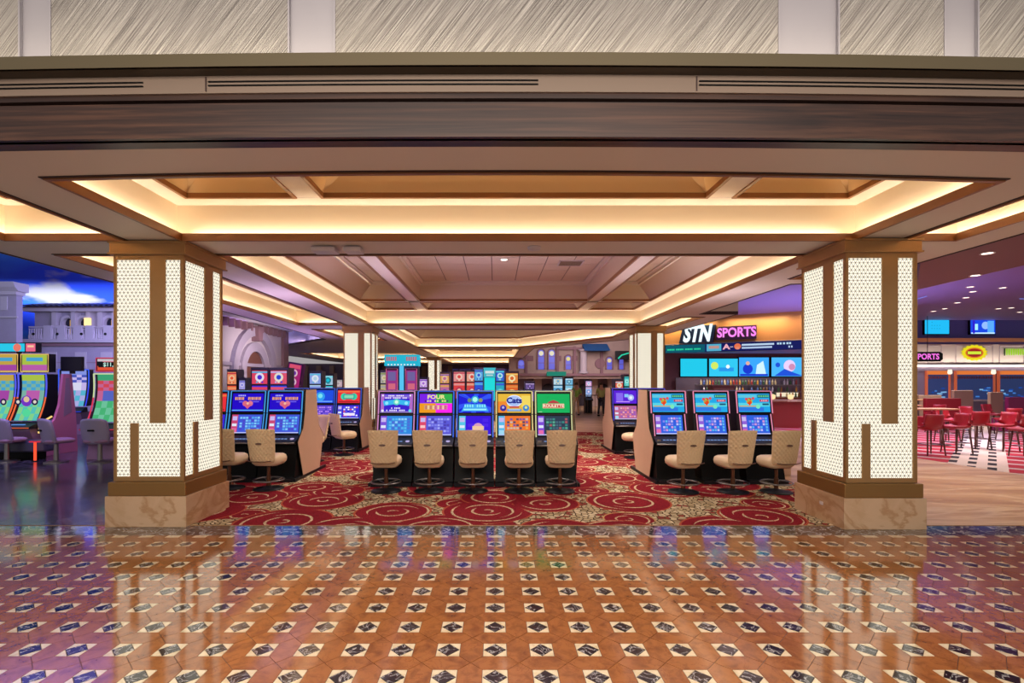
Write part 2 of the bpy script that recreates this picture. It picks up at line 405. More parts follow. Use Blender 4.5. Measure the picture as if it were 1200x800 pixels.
# ------------------------------------------------------------------ FLOOR
S = .304; Y0 = 2.956; A = .152; YE = Y0+9*S
base = MB().box(-9.5, 9.8, .3, YE+.01, -.08, -.004); floor = struct(base.build('floor', M_GROUT), 'orange marble floor inlaid with small black and white squares')
a2 = A/2-.0015; gp = .0022
def hexpts(v):
    h = [(A/2+gp, -A/2), (S/2-.0005, -S/2+gp*1.2), (S-A/2-gp, -A/2), (S-A/2-gp, A/2), (S/2+.0005, S/2-gp*1.2), (A/2+gp, A/2)]
    h = [(x-S/2, y) for x, y in h]
    if v: h = [(-y, x) for x, y in h]
    return h
hexH = MB().slab(hexpts(0), -.008, 0).mesh('hexagon_tile', M_HEX); hexV = MB().slab(hexpts(1), -.008, 0).mesh('hexagon_tile', M_HEX)
def corners():
    mb = MB(); t = a2*.97
    for sx, sy in ((1,1),(-1,1),(-1,-1),(1,-1)):
        pts = [(sx*a2, sy*a2), (0 + sx*.002, sy*a2), (sx*a2, sy*.002)]
        if sx*sy < 0: pts = pts[::-1]
        mb.slab(pts, -.008, 0)
    return mb
corn = corners().mesh('inlay_corners', M_WHT)
dia = MB().slab([(a2*.94, 0), (0, a2*.94), (-a2*.94, 0), (0, -a2*.94)], -.008, .0004).mesh('inlay_diamond', M_BLK)
def vis(x, y):
    px = 580+x/y*F; py = 447+EYE/y*F
    return -15 < px < 1215 and py < 812
def put(me, name, x, y, parent, z=0, tilt=.0016):
    o = bpy.data.objects.new(name, me); C.objects.link(o); o.location = (x, y, z); o.parent = parent
    o.rotation_euler = (random.uniform(-1,1)*tilt, random.uniform(-1,1)*tilt, 0); return o
hx = []; sq = []
for j in range(-4, 10):
    for i in range(-24, 26):
        x = i*S; y = Y0+j*S
        if j < 9: sq.append((x, y)); hx.append((x+S/2, y, 0)); hx.append((x, y+S/2, 1))
hx.sort(key=lambda t: (not vis(t[0], t[1]), t[1])); sq.sort(key=lambda t: (not vis(t[0], t[1]), t[1]))
rest = MB()
for k, (x, y, v) in enumerate(hx):
    if k < 300: put(hexV if v else hexH, 'hexagon_tile', x, y, floor)
    else: rest.slab([(x+a, y+b) for a, b in hexpts(v)], -.008, random.uniform(-.0003, .0003))
ex = MB()
for i in range(-24, 26):   # cut row along the border
    x = i*S; y = YE
    rest.slab([(x+A/2+gp, y-.001), (x+A/2+gp, y-A/2), (x+S/2, y-S/2+gp), (x+S-A/2-gp, y-A/2), (x+S-A/2-gp, y-.001)], -.008, 0)
    ex.slab([(x-a2, y-.001), (x-a2, y-a2), (x+a2, y-a2), (x+a2, y-.001)], -.008, 0)
o = rest.build('hexagon_tiles_beyond', M_HEX, floor); o['kind'] = 'stuff'
o = ex.build('border_half_squares', M_WHT, floor); o['kind'] = 'stuff'
rc = MB(); rd = MB()
for k, (x, y) in enumerate(sq):
    if k < 300: put(corn, 'inlay_corners', x, y, floor, 0, .001); put(dia, 'inlay_diamond', x, y, floor, 0, .001)
    else:
        n = len(rc.v); rc.v += [(a+x, b+y, c) for a, b, c in corners().v]; rc.f += [tuple(i+n for i in q) for q in corners().f]; rc.m += [0]*len(corners().f)
        rd.slab([(x+a2*.94, y), (x, y+a2*.94), (x-a2*.94, y), (x, y-a2*.94)], -.008, .0004)
o = rc.build('inlay_corners_beyond', M_WHT, floor); o['kind'] = 'stuff'
o = rd.build('inlay_diamonds_beyond', M_BLK, floor); o['kind'] = 'stuff'
struct(MB().box(-9.5, 9.8, YE+.002, 6.07, -.08, 0).build('floor_border', M_GRAN), 'dark grey veined marble band between tiles and carpet')
struct(MB().box(-9.5, 9.8, 6.07, 6.085, -.08, .004).build('trim_1', M_BRASS), 'thin brass strip between marble band and carpet')
struct(MB().box(-4.66, 5.1, 6.087, 17.4, -.08, .004).build('carpet', M_CARPET), 'red patterned carpet with beige swirling circles')
struct(MB().box(-6.2, -4.665, 6.087, 17.4, -.08, .002).build('floor_left_strip', M_DARKM), 'dark polished marble floor beside the left column')
struct(MB().box(-34, -6.205, 6.087, 48, -.08, .002).build('floor_left', M_DARKM), 'dark glossy marble floor on the left')
g_ = MB(); g_.fill([[(5.105, 6.087), (9.8, 6.087), (9.95, 9.4), (9.7, 11.4), (9.2, 14), (8.2, 17.4), (8.2, 48), (-6.2, 48), (-6.2, 17.405), (5.105, 17.405)]], .002)
struct(g_.build('floor_walkway', M_TAN), 'tan veined marble walkway curving past the lounge')
g_ = MB(); g_.fill([[(9.805, 6.087), (30, 6.087), (30, 30), (8.205, 30), (8.205, 17.4), (9.205, 14), (9.705, 11.4), (9.955, 9.4)]], .003)
struct(g_.build('carpet_lounge', M_PLAID), 'red plaid carpet of the sports lounge')
struct(MB().box(8.2, 30, 30, 48, -.08, 0).build('floor_far', M_TAN))

# ------------------------------------------------------------------ CEILING
HS = 3.47
def rect(x0, x1, y0, y1):
    n = 12 if y0 < 6 and x1-x0 > 3 else (4 if y0 < 6 else 1)
    m = 12 if y1 < 6 else 1
    p = [(x0+(x1-x0)*k/n, y0) for k in range(n)] + [(x1, y0)] + [(x1+(x0-x1)*k/n, y1) for k in range(n)] + [(x0, y1)]
    return p
def offset(P, d):
    """outward offset of a ccw polygon"""
    out = []; k = len(P)
    for i in range(k):
        a, b, c = Vector(P[i-1]), Vector(P[i]), Vector(P[(i+1) % k])
        n1 = (b-a).normalized(); n2 = (c-b).normalized(); n1 = Vector((n1.y, -n1.x)); n2 = Vector((n2.y, -n2.x))
        m = n1+n2; m = m/max(.2, m.dot(n1)) if m.length > 1e-6 else n1
        out.append((b.x+m.x*d, b.y+m.y*d))
    return out
def tray(mb, x0, x1, y0, y1, z0, z1, ins, cham=.3, top=True, mi=0, flatmi=0):
    """inverted pyramid with cut corners"""
    c = cham
    bot = [(x0,y0),(x1,y0),(x1,y1),(x0,y1)]
    t0x, t1x, t0y, t1y = x0+ins, x1-ins, y0+ins, y1-ins
    c = min(c, (t1x-t0x)*.35, (t1y-t0y)*.35)
    tp = [((t0x, t0y+c), (t0x+c, t0y)), ((t1x-c, t0y), (t1x, t0y+c)), ((t1x, t1y-c), (t1x-c, t1y)), ((t0x+c, t1y), (t0x, t1y-c))]
    for i in range(4):
        j = (i+1) % 4
        a, b = bot[i], bot[j]; p, q = tp[i][1], tp[j][0]
        n = 8 if y0 < 6 and i in (0, 2) else 1
        for k in range(n):
            L = lambda u, v, t: (u[0]+(v[0]-u[0])*t, u[1]+(v[1]-u[1])*t)
            a1, b1 = L(a, b, k/n), L(a, b, (k+1)/n); p1, q1 = L(p, q, k/n), L(p, q, (k+1)/n)
            mb.quad((*a1, z0), (*b1, z0), (*q1, z1), (*p1, z1), mi)
        mb.poly([(*a, z0), (*tp[i][1], z1), (*tp[i][0], z1)], mi)
    if top: mb.poly([(*p, z1) for pr in tp for p in pr], flatmi)
SOF_HOLES = []
def led(P, z, pw, d=.06, col=WARM):
    k = len(P); i = 0
    while i < k:     # merge collinear runs
        j = i+1
        a = Vector(P[i]); t = (Vector(P[j % k])-a).normalized()
        while j < k and abs((Vector(P[(j+1) % k])-Vector(P[j % k])).normalized().dot(t)) > .999: j += 1
        b = Vector(P[j % k]); L = (b-a).length; nrm = Vector((t.y, -t.x))
        nseg = 8 if (a.y < 6 and abs(a.y-b.y) < .01 and L > 4) else 1
        for s_ in range(nseg):
            p = a+(b-a)*(s_+.5)/nseg + nrm*d
            p1 = a+(b-a)*(s_/nseg)+nrm*d; p2 = a+(b-a)*((s_+1)/nseg)+nrm*d
            w1 = Vector((p1.x, wy(p1.x, p1.y))); w2 = Vector((p2.x, wy(p2.x, p2.y))); m = (w1+w2)/2
            l = bpy.data.lights.new('cove_led', 'AREA'); l.shape = 'RECTANGLE'; l.size = L/nseg*.99; l.size_y = .03; l.energy = pw*L/nseg; l.color = col
            o = bpy.data.objects.new('cove_led', l); C.objects.link(o); o.location = (m.x, m.y, z)
            dirv = Vector((nrm.x, nrm.y, 1.1)).normalized(); xa = Vector(((w2-w1).x, (w2-w1).y, 0)).normalized(); za = -dirv; ya = za.cross(xa).normalized(); xa = ya.cross(za)
            o.rotation_euler = Matrix((xa, ya, za)).transposed().to_euler()
        i = j
def coffer(P, xbars=(), ybars=(), pw=3.2, near=True, traymat=None, ins=.35, rise=.42, special=None, label='lit coffer in the ceiling'):
    SOF_HOLES.append(P)
    root = bpy.data.objects.new('ceiling_coffer', None); C.objects.link(root); root['kind'] = 'structure'; root['label'] = label
    cx = sum(p[0] for p in P)/len(P); cy = sum(p[1] for p in P)/len(P)
    SB = .15; ZL = 3.93; LI = .10
    P0 = P; Po = offset(P, .035); Pd = offset(P, .055); R = offset(P, SB); I = offset(P, -LI); I2 = offset(P, -LI-.03)
    m = MB(); m.ring(P0, HS-.02, P0, HS+.07); m.ring(Po, HS-.02, P0, HS-.02); m.ring(P0, HS+.07, Po, HS+.07); m.ring(Po, HS+.07, Po, HS-.02)
    m.build('edge_trim', M_LIP, root, warp=True)
    m = MB(); m.ring(Pd, HS-.008, Po, HS-.008); m.ring(Pd, HS, Pd, HS-.008); m.build('shadow_line', M_LIPD, root, warp=True)  # thin shadow beside the trim, put in as a dark ring
    m = MB(); m.ring(R, HS+.012, P0, HS+.012); m.ring(R, HS+.01, R, ZL); m.build('riser', M_RISER, root, warp=True)
    m = MB(); m.ring(R, ZL, I, ZL)
    xs = [p[0] for p in P]; ys = [p[1] for p in P]; x0, x1, y0, y1 = min(xs)+LI, max(xs)-LI, min(ys)+LI, max(ys)-LI
    seg = 12 if y0 < 6 else 1
    bars = MB()
    for a, b in xbars: bars.box(a, b, y0, y1, ZL+.002, ZL+.06)
    for a, b in ybars: bars.box(x0, x1, a, b, ZL+.002, ZL+.06)
    m.build('ledge', M_LEDGE, root, warp=True)
    if bars.v:
        bars.build('cross_beam', M_LEDGE, root, warp=True)
    rectish = (max(xs)-min(xs))*(max(ys)-min(ys)) < 1.02*abs(sum(P[i-1][0]*P[i][1]-P[i][0]*P[i-1][1] for i in range(len(P)))/2)
    tm = MB(); tr = MB()
    if rectish:
        xe = [x0] + [v for ab in sorted(xbars) for v in ab] + [x1]; ye = [y0] + [v for ab in sorted(ybars) for v in ab] + [y1]
        for i in range(0, len(xe), 2):
            for j in range(0, len(ye), 2):
                q = rect(xe[i]+.002, xe[i+1]-.002, ye[j]+.002, ye[j+1]-.002); qi = offset(q, -.04)
                tm.ring(q, ZL-.012, qi, ZL-.012); tm.ring(q, ZL+.005, q, ZL-.012); tm.ring(qi, ZL-.012, qi, ZL+.05)
                a, b, c, d = xe[i]+.04, xe[i+1]-.04, ye[j]+.04, ye[j+1]-.04
                if special and special(tr, root, i//2, j//2, a, b, c, d, ZL+.045): continue
                tray(tr, a, b, c, d, ZL+.045, ZL+.045+rise, min(ins, (d-c)*.3, (b-a)*.3))
    else:
        tm.ring(I, ZL-.012, I2, ZL-.012); tm.ring(I2, ZL-.012, I2, ZL+.05)
        I3 = offset(P, -LI-.4); tr.ring(I2, ZL+.05, I3, ZL+.4); tr.fill([I3], ZL+.4)
    tm.build('tray_trim', M_LIP, root, warp=True)
    if tr.v: tr.build('tray', traymat or M_TRAY, root, warp=True)
    led(P, HS+.035, pw, .075)
    return root
def main_tray(mb, root, i, j, x0, x1, y0, y1, z):
    """deep trays of the second bay: tiled ceiling, crown moulding, sloped outer side"""
    if j != 1: return False
    zt = 4.43; ov = .03; s0 = .30 if i == 0 else .02; s1 = .30 if i == 2 else .02
    a, b, c, d = x0+s0, x1-s1, y0+.25, y1-.08
    q0 = [(x0,y0),(x1,y0),(x1,y1),(x0,y1)]; q1 = [(a,c),(b,c),(b,d),(a,d)]
    mb.ring(q0, z, q1, zt-.10)
    cm = MB(); q2 = offset(q1, -.05); q3 = offset(q1, -.11); cm.ring(q1, zt-.10, q2, zt-.10); cm.ring(q2, zt-.10, q2, zt-.05); cm.ring(q2, zt-.05, q3, zt-.03); cm.ring(q3, zt-.03, q3, zt+.01)
    cm.build('crown_moulding', M_CEIL, root)
    a, b, c, d = a+.11, b-.11, c+.11, d-.11
    MB().box(a-.02, b+.02, c-.02, d+.02, zt+.012, zt+.03).build('tile_grid', mat('grid_grey', '#7c6a5c', .6), root)
    nx = max(1, round((b-a)/.61)); ny = round((d-c)/.61); w = (b-a)/nx; h = (d-c)/ny
    me = MB().box(-w/2+.012, w/2-.012, -h/2+.012, h/2-.012, 0, .02).mesh('ceiling_tile', M_TILEC)
    for u in range(nx):
        for v in range(ny):
            o = bpy.data.objects.new('ceiling_tile', me); C.objects.link(o); o.parent = root
            o.location = (a+(u+.5)*w, c+(v+.5)*h, zt-.004+random.uniform(0, .003))
    return True
XB = ((-2.34, -2.06), (2.52, 2.80))
coffer(rect(-3.77, 4.3, 4.1, 6.0), XB, (), 3.6, label='front lit coffer spanning between the two big columns')
coffer(rect(-5.9, -4.5, 4.1, 6.0), (), (), 3.6, label='narrow lit coffer at upper left')
coffer(rect(4.93, 5.55, 4.1, 6.0), (), (), 3.6, label='narrow lit coffer at upper right')
coffer(rect(-3.77, 4.3, 6.74, 15.1), XB, ((8.3, 8.5), (13.42, 13.62)), 3.0, traymat=M_TRAY2, special=main_tray, label='deep lit coffer above the slot machines')
coffer(rect(-5.9, -4.5, 6.74, 15.0), (), (), 3.0, label='long narrow lit coffer left of the deep one')
coffer(rect(4.93, 5.55, 6.74, 8.26), (), (), 3.0)
coffer(rect(4.95, 5.5, 13.2, 17.6), (), (), 3.0)
coffer([(-3.85, 16.2), (4.55, 16.2), (4.55, 19.3), (1.2, 25), (-3.85, 25)], (), (), 3.2, traymat=M_TRAY2)
coffer(rect(-5.9, -4.5, 16.2, 20.5), (), (), 3.0)
coffer(rect(-3.9, 1.3, 26, 34.6), ((-1.5, -1.3),), (), 3.4, traymat=M_TRAY2)
coffer(rect(-3.9, 1.3, 35.6, 45), ((-1.5, -1.3),), (), 3.4, traymat=M_TRAY2)
coffer(rect(-11.5, -4.8, 29.5, 37), (), (), 3.2, traymat=M_TRAY2)
coffer(rect(-11.5, -4.8, 38, 45), (), (), 3.2, traymat=M_TRAY2)
outer = [(-6.55+(6.13+6.55)*k/16, 3.5) for k in range(17)] + [(6.13, 8.7), (5.2, 8.75), (5.2, 12.6), (6.15, 12.6), (6.15, 17.5), (5.6, 19.8), (2.0, 25.6), (2.0, 48), (-13.5, 48), (-13.5, 27.7), (-6.8, 20), (-6.6, 12)]
xb = sorted(set([p[0] for p in outer[:17]] + [p[0] for h in SOF_HOLES if h[0][1] < 5 for p in h]))
m = MB()
for ya, yb in ((3.5, 4.1), (4.1, 4.6), (4.6, 5.2), (5.2, 6.0), (6.0, 6.1)):
    for xa, xc in zip(xb, xb[1:]):
        mx = (xa+xc)/2
        if 4.1 <= ya < 6.0 and any(h0 < mx < h1 for h0, h1 in ((-3.77, 4.3), (-5.9, -4.5), (4.93, 5.55))): continue
        m.quad((xa, ya, HS), (xc, ya, HS), (xc, yb, HS), (xa, yb, HS))
m.fill([[(-6.55, 6.1), (6.13, 6.1)] + outer[17:]] + [h[::-1] for h in SOF_HOLES if h[0][1] > 6.2], HS)
struct(m.build('ceiling', M_CEIL, warp=True), 'taupe dropped ceiling with lit coffers')
oi = offset(outer, -.03)
m = MB(); m.ring(outer, HS-.012, oi, HS-.012); m.ring(outer, HS-.012, outer, HS+.07); m.ring(oi, HS, oi, HS-.012); struct(m.build('trim_2', M_LIPD, warp=True), 'dark edge trim around the dropped ceiling')
m = MB(); o1 = offset(outer, -.001); seg = [i for i in range(16, len(outer)) if outer[i] != (-13.5, 27.7)]
for i in seg:
    a, b = outer[i], outer[(i+1) % len(outer)]
    m.quad((*a, HS+.07), (*b, HS+.07), (*b, HS+.62), (*a, HS+.62))
struct(m.build('trim_3', M_CEIL), 'upstand around the dropped ceiling')
# front cornice (bowed), from the soffit edge up to the plaster wall
XF0, XF1 = -7.5, 7.5
def cornice(name, y0, y1, z0, z1, m_, label, bevel=0):
    o = MB().box(XF0, XF1, y0, y1, z0, z1, segs=24).build(name, m_, warp=True, bevel=bevel); return struct(o, label)
cornice('trim_4', 3.47, 3.62, HS-.012, 3.70, M_WOOD, 'dark wooden fascia board above the opening')
cornice('trim_5', 3.53, 3.62, 3.70, 3.728, M_LIPD, 'dark groove above the wooden fascia')
cornice('trim_6', 3.475, 3.62, 3.728, 3.765, M_WOOD, 'narrow wooden bead')
cor = cornice('trim_7', 3.46, 3.62, 3.765, 3.885, M_VENTB, 'grey brown cornice face with slot vents')
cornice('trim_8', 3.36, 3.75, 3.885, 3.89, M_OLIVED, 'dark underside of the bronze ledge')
cornice('trim_9', 3.355, 3.375, 3.885, 3.972, M_OLIVE, 'olive bronze ledge front')
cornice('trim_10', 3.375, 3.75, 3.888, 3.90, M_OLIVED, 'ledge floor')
for a, b in ((-3.9, -2.46), (-2.0, .30), (1.42, 4.2)):
    for z in (3.815, 3.842):
        MB().box(a, b, 3.452, 3.47, z-.004, z+.004, segs=8).build('slot_vent', M_BLACK, cor, warp=True)
    MB().box(a-.02, a-.012, 3.455, 3.47, 3.775, 3.875).build('vent_joint', M_LIPD, cor, warp=True)
WY = 3.66
wall = struct(MB().box(XF0, XF1, WY+.02, WY+.2, 3.9, 6.6, segs=24).build('wall_front', M_PLAST, warp=True), 'plaster wall above the ledge with scratched panels')
for a, b in ((-7.0, -3.56), (-3.32, -1.52), (-1.18, 2.1), (2.55, 3.36), (3.62, 7.0)):
    MB().box(a, b, WY, WY+.02, 3.9, 6.6, segs=max(3, int((b-a)*2))).build('textured_panel', M_SCRATCH, wall, warp=True)
for a in (-3.56, -3.32, -1.52, -1.18, 2.1, 2.55, 3.36, 3.62):
    MB().box(a-.006, a+.006, WY-.006, WY+.02, 3.9, 6.6).build('panel_bead', M_PLAST, wall, warp=True)
for k in range(6):
    xm = -5+2*k; l = light('ledge_led', (xm, wy(xm, 3.44), 3.93), 2.0, 4.2, (1, .88, .66), (xm, 3.75, 4.35), .03)

# brass capital/column --------------------------------------------------
SW = .86; TOPZ = 3.30; BOTZ = .545
def clip_line(p, d, R):
    """clip the infinite line p+t*d to the rectangle R"""
    t0, t1 = -1e9, 1e9
    for k in (0, 1):
        lo, hi = R[k], R[k+2]
        if abs(d[k]) < 1e-9:
            if p[k] < lo or p[k] > hi: return None
        else:
            a, b = (lo-p[k])/d[k], (hi-p[k])/d[k]
            if a > b: a, b = b, a
            t0, t1 = max(t0, a), min(t1, b)
    return None if t1-t0 < .004 else ((p[0]+d[0]*t0, p[1]+d[1]*t0), (p[0]+d[0]*t1, p[1]+d[1]*t1))
RECTS = [(.035, 1.25, .44, 3.235), (.63, 1.25, .81, 3.235), (.035, .60, .20, 1.25), (.30, .60, .81, 1.25)]
def face_panel(mi=0):
    pan = MB(); lat = MB(); h = .0425; w = .049
    for R in RECTS: pan.quad((R[0], 0, R[1]), (R[2], 0, R[1]), (R[2], 0, R[3]), (R[0], 0, R[3]))
    t = .0021
    for R in RECTS:
        def bar(seg, t=t):
            (a, b), (c, d) = seg; L = math.hypot(c-a, d-b); nx, nz = -(d-b)/L*t, (c-a)/L*t
            lat.quad((a-nx, -.006, b-nz), (c-nx, -.006, d-nz), (c+nx, -.006, d+nz), (a+nx, -.006, b+nz))
        z = .5; row = 0
        while z < 3.3:
            if R[1] < z < R[3]: bar(((R[0], z), (R[2], z)))
            for k in range(20):
                x = k*w+(w/2 if row % 2 else 0)
                if R[0]+.004 < x < R[2]-.004 and R[1]+.004 < z < R[3]-.004:
                    lat.poly([(x+.0078*math.cos(PI/3*q), -.0075, z+.0078*math.sin(PI/3*q)) for q in range(6)])
            z += h; row += 1
        for k in range(-90, 110):
            for sgn in (1, -1):
                s_ = clip_line((k*w, .5), (w/2*sgn, h), R)
                if s_: bar(s_)
    return pan, lat
pan0, lat0 = face_panel(); MEPAN = pan0.mesh('glowing_panel', M_GLASSP); MELAT = lat0.mesh('lattice', M_LATT)
def shaft_face():
    m = MB(); t = .012
    def b(x0, x1, z0, z1): m.box(x0, x1, -t, .0, z0, z1)
    b(0, .035, BOTZ, TOPZ); b(.81, SW, BOTZ, TOPZ); b(.035, .81, BOTZ, .60); b(.035, .81, 3.235, TOPZ)
    b(.44, .63, 1.25, 3.235); b(.20, .30, .60, 1.25)
    return m
def column(x, y, label, base=True):
    """x,y = near left corner of the plinth"""
    PW = .98; r = thing('lit_column', label, 'column', (x+PW/2, y+PW/2, 0), 0, 'glowing lattice columns')
    h = PW/2
    MB().box(-h, h, -h, h, 0, .372).build('plinth', M_PLINTH, r, bevel=.006)
    MB().box(-h+.02, h-.02, -h+.02, h-.02, .372, .54).build('base_band', M_BRASS2, r, bevel=.01)
    s = SW/2
    MB().box(-s+.03, s-.03, -s+.03, s-.03, .54, 3.30).build('shaft_core', M_DARK, r)
    fr = shaft_face()
    ff = MEF.get('f') or MEF.setdefault('f', fr.mesh('shaft_frame', M_BRASS))
    for k in range(4):
        M = Matrix.Rotation(k*PI/2, 4, 'Z') @ Matrix.Translation((-s, -s+.015, 0))
        for nm, me in (('shaft_frame', ff), ('glowing_panel', MEPAN), ('lattice', MELAT)):
            o = bpy.data.objects.new(nm, me); C.objects.link(o); o.parent = r; o.matrix_local = M @ (Matrix.Translation((0, .002, 0)) if nm == 'glowing_panel' else Matrix())
            if nm == 'lattice': o['kind'] = 'stuff'
    m = MB(); m.box(-h+.03, h-.03, -h+.03, h-.03, 3.30, 3.44); m.box(-h+.015, h-.015, -h+.015, h-.015, 3.295, 3.315); m.box(-h+.015, h-.015, -h+.015, h-.015, 3.435, 3.46)
    m.build('capital', M_BRASS, r, bevel=.004)
    return r
MEF = {}
cL = column(-4.70, 6.00, 'front left square column with glowing lattice panels in brass frames')
cR = column(4.135, 5.90, 'front right square column with glowing lattice panels in brass frames')
MB().box(-.006, 0, -.03, .03, -.02, .02).build('wall_socket', M_GREY, cR, loc=(-.49, -.08, .22))
column(-4.67, 15.1, 'glowing column standing behind the left bank of slot machines')
column(4.25, 15.1, 'glowing column standing behind the right bank of slot machines')
column(-4.67, 34.2, 'small distant glowing column beyond the middle bank')

# ceiling fittings ------------------------------------------------------
def hang_unit(x, y, w, label):
    r = thing('ceiling_antenna', label, 'antenna', (x, y, HS), 0, 'white units under the ceiling beam')
    MB().box(-w*.35, w*.35, -.06, .06, -.02, 0).build('mount_plate', M_GREY, r)
    MB().prism([(-.12, -.03), (-.10, -.02), (.10, -.02), (.12, -.03), (.10, -.075), (-.10, -.075)], -w/2, w/2).build('housing', M_GREY, r, bevel=.012)
hang_unit(-2.16, 6.35, .30, 'white ceiling unit, the left and larger one of two under the beam')
hang_unit(-1.80, 6.35, .22, 'white ceiling unit, the right and smaller one of two under the beam')
tag(MB().lathe([(.02, -.045), (.075, -.035), (.085, -.012), (.085, 0)], 20).build('smoke_detector', M_GREY, loc=(.50, 6.35, HS), smooth=True), 'round smoke detector under the beam above the middle bank', 'detector')
def downlight(x, y, z, label, r=.07, grp=None, col='#fff4e0', st=4):
    o = thing('downlight', label, 'light', (x, y, z), 0, grp)
    m = MB(); n = 16; rr = [(r, -.001), (r+.025, -.008), (r+.03, 0)]
    m.lathe(rr, n); m.f = m.f[:-2]; m.m = m.m[:-2]; m.build('rim', M_GREY, o)
    MB().lathe([(r*.98, -.004), (r*.98, -.002)], n).build('lamp', emi(col, st), o)
downlight(.20, 10.9, 4.425, 'round downlight in the tiled tray above the middle bank')
downlight(-2.95, 10.4, 4.425, 'round downlight in the left tiled tray')
downlight(3.45, 10.4, 4.425, 'round downlight in the right tiled tray')
def grille(x, y, z, w, h, label):
    o = thing('air_vent', label, 'vent', (x, y, z), 0, 'vents in the tiled trays')
    m = MB()
    for a, b, c, d in ((-w/2, w/2, -h/2, -h/2+.03), (-w/2, w/2, h/2-.03, h/2), (-w/2, -w/2+.03, -h/2, h/2), (w/2-.03, w/2, -h/2, h/2)): m.box(a, b, c, d, -.016, 0)
    m.build('frame', M_GREY, o)
    for k in range(7):
        yy = -h/2+.05+k*(h-.1)/6; MB().box(-w/2+.03, w/2-.03, yy-.006, yy+.006, -.014, -.002).build('slat', M_VENTB, o)
grille(1.70, 11.2, 4.425, .55, .5, 'square air vent in the middle tiled tray')
grille(-2.75, 11.6, 4.425, .3, .5, 'square air vent in the left tiled tray')

# ------------------------------------------------------------------ SLOT MACHINES
random.seed(11)
